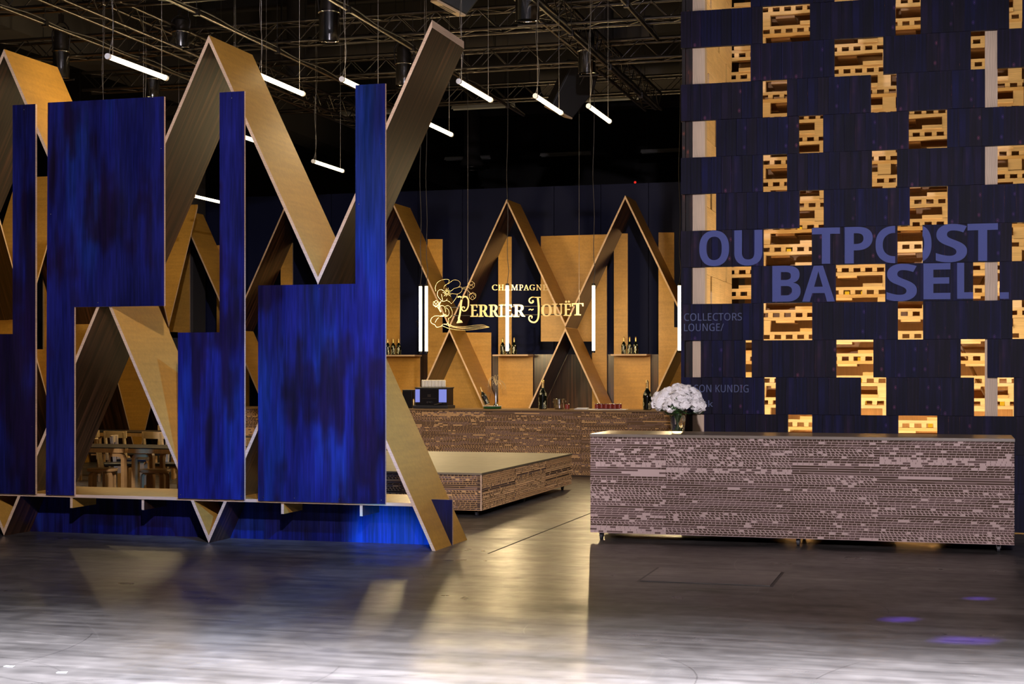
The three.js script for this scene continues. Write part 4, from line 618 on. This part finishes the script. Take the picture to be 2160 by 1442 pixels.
// ---------------------------------------------------------------- bottles
function makeBottle(s, label, group) {
  const t = thing('champagne_bottle', label, 'bottle', [0, 0, 0], 0, group), r = 0.05 * s, g = lathe([[0, 0.004 * s], [r * 0.9, 0], [r, 0.01 * s], [r, 0.15 * s], [r * 0.93, 0.18 * s], [r * 0.62, 0.215 * s], [r * 0.40, 0.235 * s]], 24);
  obj('body', g, M.bottle, t);
  obj('neck', lathe([[r * 0.40, 0.235 * s], [r * 0.32, 0.25 * s], [r * 0.3, 0.27 * s]], 16), M.bottleNeck, t);
  obj('foil', lathe([[r * 0.335, 0.25 * s], [r * 0.31, 0.30 * s], [r * 0.37, 0.305 * s], [r * 0.37, 0.315 * s], [r * 0.30, 0.323 * s], [r * 0.28, 0.34 * s], [0, 0.345 * s]], 16), M.foil, t);
  return t;
}
{
  const b0 = makeBottle(0.95, 'green floral champagne bottle with gold foil standing on a plywood shelf', 'bottles on the wall shelves'); let first = true;
  [[-10.793,-10.015], [-8.435,-7.728], [-6.121,-5.436]].forEach(([a, b], si) => { for (let k = 0; k < 3; k++) { const o = first ? b0 : b0.clone(); if (!first) { o.name = numbered('champagne_bottle'); scene.add(o); } first = false; o.userData.label = 'green floral bottle on the plywood shelf ' + ['beside the paired tube lamps', 'behind the gilded lettering', 'nearest the tower'][si] + ', ' + ['bar entrance end', 'middle one', 'tower end'][k]; o.position.set((b - a > 0.7 ? a + 0.16 : a + 0.22) + k * 0.115, 1.966, -27.98); o.rotation.y = k * 2.1; } });
  makeBottle(1.36, 'large green floral bottle on the bar beside the ice bucket', 0).position.set(-6.258, 1.0405, -23.42);
  makeBottle(1.36, 'large green floral bottle on the bar end beside the peonies', 0).position.set(-4.565, 1.0405, -23.42);
}
// ---------------------------------------------------------------- things on the bar
{
  const Y = 1.0405;
  const c = thing('coffee_machine', 'black coffee machine with two lit lilac windows on the bar', 'coffee machine', [-8.12, Y, -23.5]);
  obj('body', new RoundedBoxGeometry(0.54, 0.28, 0.34, 2, 0.012).translate(0, 0.185, -0.02), M.blackGloss, c);
  obj('base', new RoundedBoxGeometry(0.60, 0.05, 0.4, 2, 0.01).translate(0, 0.025, 0), M.black, c);
  for (const [a, b] of [[-0.27, -0.195], [0.135, 0.265]]) obj('lit_window', box(a, b, 0.1, 0.31, 0.15, 0.158), M.screenGlow, c);
  obj('badge', box(-0.062, -0.006, 0.185, 0.228, 0.151, 0.156), M.steel, c); obj('trim_line', box(-0.15, 0.09, 0.158, 0.164, 0.151, 0.155), M.steel, c); obj('top_tray', new RoundedBoxGeometry(0.56, 0.02, 0.36, 2, 0.004).translate(0, 0.332, -0.02), M.black, c);
  obj('spout', [bar([-0.05, 0.1, 0.14], [-0.05, 0.1, 0.2], 0.014), bar([0.0, 0.1, 0.14], [0.0, 0.1, 0.2], 0.014), bar([0.07, 0.06, 0.2], [0.2, 0.085, 0.2], 0.01)], M.steelDark, c);
  for (let k = 0; k < 7; k++) { const m = obj('rolled_napkin', [T(lathe([[0, 0], [0.032, 0.004], [0.035, 0.02], [0.034, 0.105], [0.03, 0.118], [0, 0.112]], 14), 0, 0, 0)], M.cloth); m.position.set(-8.31 + k * 0.058, Y + 0.3425, -23.52 + (k % 2) * 0.02); tag(m, 'folded cream napkin standing in a row on top of the coffee machine', 'napkin', 'napkins on the machine'); }
  const g = thing('grinder', 'black box-shaped grinder beside the coffee machine', 'grinder', [-8.545, Y, -23.5]); obj('body', new RoundedBoxGeometry(0.17, 0.28, 0.24, 2, 0.01).translate(0, 0.145, 0), M.blackGloss, g); obj('lid', new RoundedBoxGeometry(0.175, 0.015, 0.245, 2, 0.004).translate(0, 0.293, 0), M.black, g);
  const pot = thing('small_pepper_mill', 'small golden mill between grinder and coffee machine', 'mill', [-8.44, Y, -23.4]); obj('body', lathe([[0, 0], [0.02, 0], [0.014, 0.05], [0.019, 0.12], [0.01, 0.15], [0, 0.155]], 14), M.foil, pot);
  // glass tree stand with a bottle
  const s = thing('glass_tree', 'bare metal tree of hanging champagne glasses on a green foot', 'glass stand', [-7.11, Y, -23.45]);
  obj('foot', lathe([[0, 0], [0.145, 0], [0.145, 0.035], [0, 0.036]], 32), M.green, s); obj('foot_top', lathe([[0, 0.037], [0.155, 0.037], [0.155, 0.045], [0, 0.046]], 32), M.white, s);
  obj('trunk', lathe([[0.045, 0.046], [0.02, 0.09], [0.012, 0.25], [0.01, 0.40]], 12).translate(0.06, 0, 0), M.chrome, s);
  const glass = lathe([[0.004, 0.0], [0.022, 0.03], [0.026, 0.08], [0.022, 0.12]], 14);
  for (let k = 0; k < 10; k++) { const a = k * 2.399, rad = 0.1 + 0.06 * (k % 3) / 2, y = 0.38 + 0.13 * ((k * 7) % 5) / 5; const ex = 0.06 + Math.cos(a) * rad, ez = Math.sin(a) * rad; const br = obj('branch', tube([[0.06, 0.36, 0], [0.06 + Math.cos(a) * rad * 0.4, y + 0.06, Math.sin(a) * rad * 0.4], [ex, y, ez], [ex, y - 0.06, ez]], 0.003, 16, 5), M.gold, s); obj('glass', glass.clone().rotateX(Math.PI).translate(ex, y - 0.06, ez), M.glassThin, br); }
  const bk = thing('glass_bucket', 'clear glass cooler holding a tilted bottle on the green stand', 'bucket', [-7.2, Y + 0.047, -23.40]); obj('wall', lathe([[0.055, 0], [0.078, 0.20], [0.075, 0.20], [0.052, 0.006], [0, 0.006]], 28), M.glassThin, bk);
  const bt = makeBottle(0.86, 'green floral bottle leaning inside the clear glass cooler', 0); bt.position.set(-7.18, Y + 0.075, -23.40); bt.rotation.z = 0.42;
  const ib = thing('ice_bucket', 'polished steel ice bucket with side knobs on the bar', 'bucket', [-5.992, Y, -23.45]); obj('wall', lathe([[0, 0.002], [0.072, 0], [0.085, 0.02], [0.088, 0.15], [0.094, 0.16], [0.09, 0.165], [0.083, 0.155], [0.08, 0.03], [0, 0.02]], 28), M.chrome, ib); for (const k of [-1, 1]) obj('knob', new THREE.SphereGeometry(0.014, 10, 8).translate(k * 0.1, 0.12, 0), M.chrome, ib);
  const tin = lathe([[0, 0.001], [0.036, 0], [0.037, 0.004], [0.037, 0.08], [0.034, 0.083], [0.034, 0.004]], 20);
  const rim = new THREE.TorusGeometry(0.0365, 0.004, 6, 24).rotateX(Math.PI / 2);
  [[-5.845, 0], ...Array.from({ length: 6 }, (_, k) => [-5.36 + k * 0.072, 1])].forEach(([x, i]) => { const t = thing('red_tumbler', i ? 'dark red metal tumbler in the row on the bar' : 'dark red metal tumbler alone beside the ice bucket', 'tumbler', [x, Y + (i ? 0.0085 : 0), -23.38], 0, i ? 'row of red tumblers' : undefined); obj('wall', tin, M.red, t); obj('rim', rim.clone().translate(0, 0.082, 0), M.chrome, t); obj('band', rim.clone().translate(0, 0.006, 0), M.chrome, t); });
  const tr = thing('serving_tray', 'flat pale tray under the row of red tumblers', 'tray', [-5.18, Y, -23.38]); obj('plate', new RoundedBoxGeometry(0.6, 0.008, 0.2, 2, 0.003).translate(0, 0.004, 0), M.white, tr);
  const nb = thing('napkin_pile', 'low pile of white napkins between tumbler and tray', 'napkins', [-5.62, Y, -23.42]); for (let k = 0; k < 3; k++) obj('napkin', new RoundedBoxGeometry(0.22 - 0.02 * k, 0.008, 0.16, 2, 0.003).rotateY(0.06 * k).translate(0.01 * k, 0.005 + 0.0085 * k, 0), M.white, nb);
}
// ---------------------------------------------------------------- vase of peonies on the reception counter
{
  const vx = -2.575, vz = -14.78, vy = 1.039, v = thing('glass_vase', 'tall clear flared glass vase half full of water on the counter', 'vase', [vx, vy, vz]);
  obj('wall', lathe([[0, 0.001], [0.062, 0], [0.064, 0.01], [0.1, 0.30], [0.0965, 0.30], [0.0605, 0.02], [0, 0.018]], 40), M.glassThin, v);
  obj('water', lathe([[0, 0.0185], [0.0598, 0.0215], [0.081, 0.175], [0, 0.175]], 40), M.water, v);
  const heads = [[-0.165, 0.36, 0.06, 0.085], [-0.10, 0.43, 0.02, 0.09], [0.00, 0.475, -0.03, 0.085], [0.085, 0.455, 0.02, 0.095], [0.02, 0.41, 0.09, 0.092], [-0.055, 0.335, 0.13, 0.075], [0.075, 0.375, 0.12, 0.09], [0.155, 0.40, -0.04, 0.085], [0.215, 0.335, 0.05, 0.078], [-0.20, 0.40, -0.06, 0.075], [-0.06, 0.44, -0.12, 0.085], [0.12, 0.43, -0.12, 0.08]];
  const petal = () => { const g = new THREE.SphereGeometry(1, 8, 6, -0.5 + Math.PI / 2, 1.0, 0.5, 1.3), p = g.attributes.position, ph = rr(0, 6); for (let i = 0; i < p.count; i++) { const a = Math.atan2(p.getX(i), p.getZ(i)), y = p.getY(i), e = clamp((y - 0.25) / 0.6); const s = 1 + e * (0.10 * Math.sin(a * 17 + ph) + rr(-0.05, 0.05)) + 0.16 * e * e; p.setXYZ(i, p.getX(i) * s, y * (1 + 0.06 * e * Math.sin(a * 11 + ph)), p.getZ(i) * s); } g.computeVertexNormals(); return g; };
  const where = ['low at the rim beside the bar side', 'bar side', 'crown', 'upper tower side', 'front centre', 'low front', 'front tower side', 'tower side', 'lowest, reaching towards the tower', 'outermost, reaching towards the bar', 'rear bar side', 'rear tower side'];
  heads.forEach(([x, y0, z, r], hI) => { const y = y0 - 0.06;
    const f = thing('peony', 'white ruffled peony in the glass vase, ' + where[hI], 'flower', [vx, vy, vz], 0, 'white peonies in the vase'), out = [];
    for (let k = 0; k < 84; k++) {
      const cy = 1 - 1.5 * (k + 0.5) / 84, rad = Math.sqrt(1 - cy * cy), a = k * 2.39996 + rr(-0.2, 0.2), d = V(Math.cos(a) * rad, cy + rr(-0.1, 0.1), Math.sin(a) * rad).normalize();
      const s = r * rr(0.42, 0.58) * (1.12 - 0.25 * Math.max(0, cy)), g = petal().translate(-0.72, -0.2, 0).scale(s, s * 1.05, s * 1.05);
      g.rotateY(rr(0, 6.283)).rotateZ(rr(-0.35, 0.35)).applyQuaternion(new THREE.Quaternion().setFromUnitVectors(V(0, 1, 0), d)).translate(d.x * r * 0.42, d.y * r * 0.36, d.z * r * 0.42); out.push(g);
    }
    const lean = V(x, 0.16, z).normalize(), q = new THREE.Quaternion().setFromUnitVectors(V(0, 1, 0), lean);
    const h = merge(out); h.applyQuaternion(q).translate(x, y, z); obj('bloom', h, M.petal, f);
    const bx = -x * 0.12, bz = -z * 0.2; obj('stem', tube([[bx, 0.03, bz], [x * 0.12, 0.16, z * 0.12], [x * 0.36, 0.285, z * 0.36], [x, y - r * 0.4, z]], 0.0042, 18, 5), M.stem, f);
    for (let k = 0; k < 5; k++) { const a = rr(0, 6.28), l = rr(0.09, 0.14), sh = new THREE.Shape(); sh.moveTo(0, 0); sh.quadraticCurveTo(l * 0.42, l * 0.4, 0, l); sh.quadraticCurveTo(-l * 0.42, l * 0.4, 0, 0); const g = new THREE.ShapeGeometry(sh, 5), p = g.attributes.position; for (let i = 0; i < p.count; i++) p.setZ(i, -1.8 * p.getY(i) ** 2 + Math.abs(p.getX(i)) * 0.5); g.computeVertexNormals(); g.rotateX(rr(0.9, 2.5)).rotateY(a).translate(x * 0.75, y - r * rr(0.5, 1.0), z * 0.75); obj('leaf', g, M.leaf, f); }
  });
}

scene.traverse(o => { if (o.isMesh) o.castShadow = o.receiveShadow = true; });
renderer.render(scene, camera);
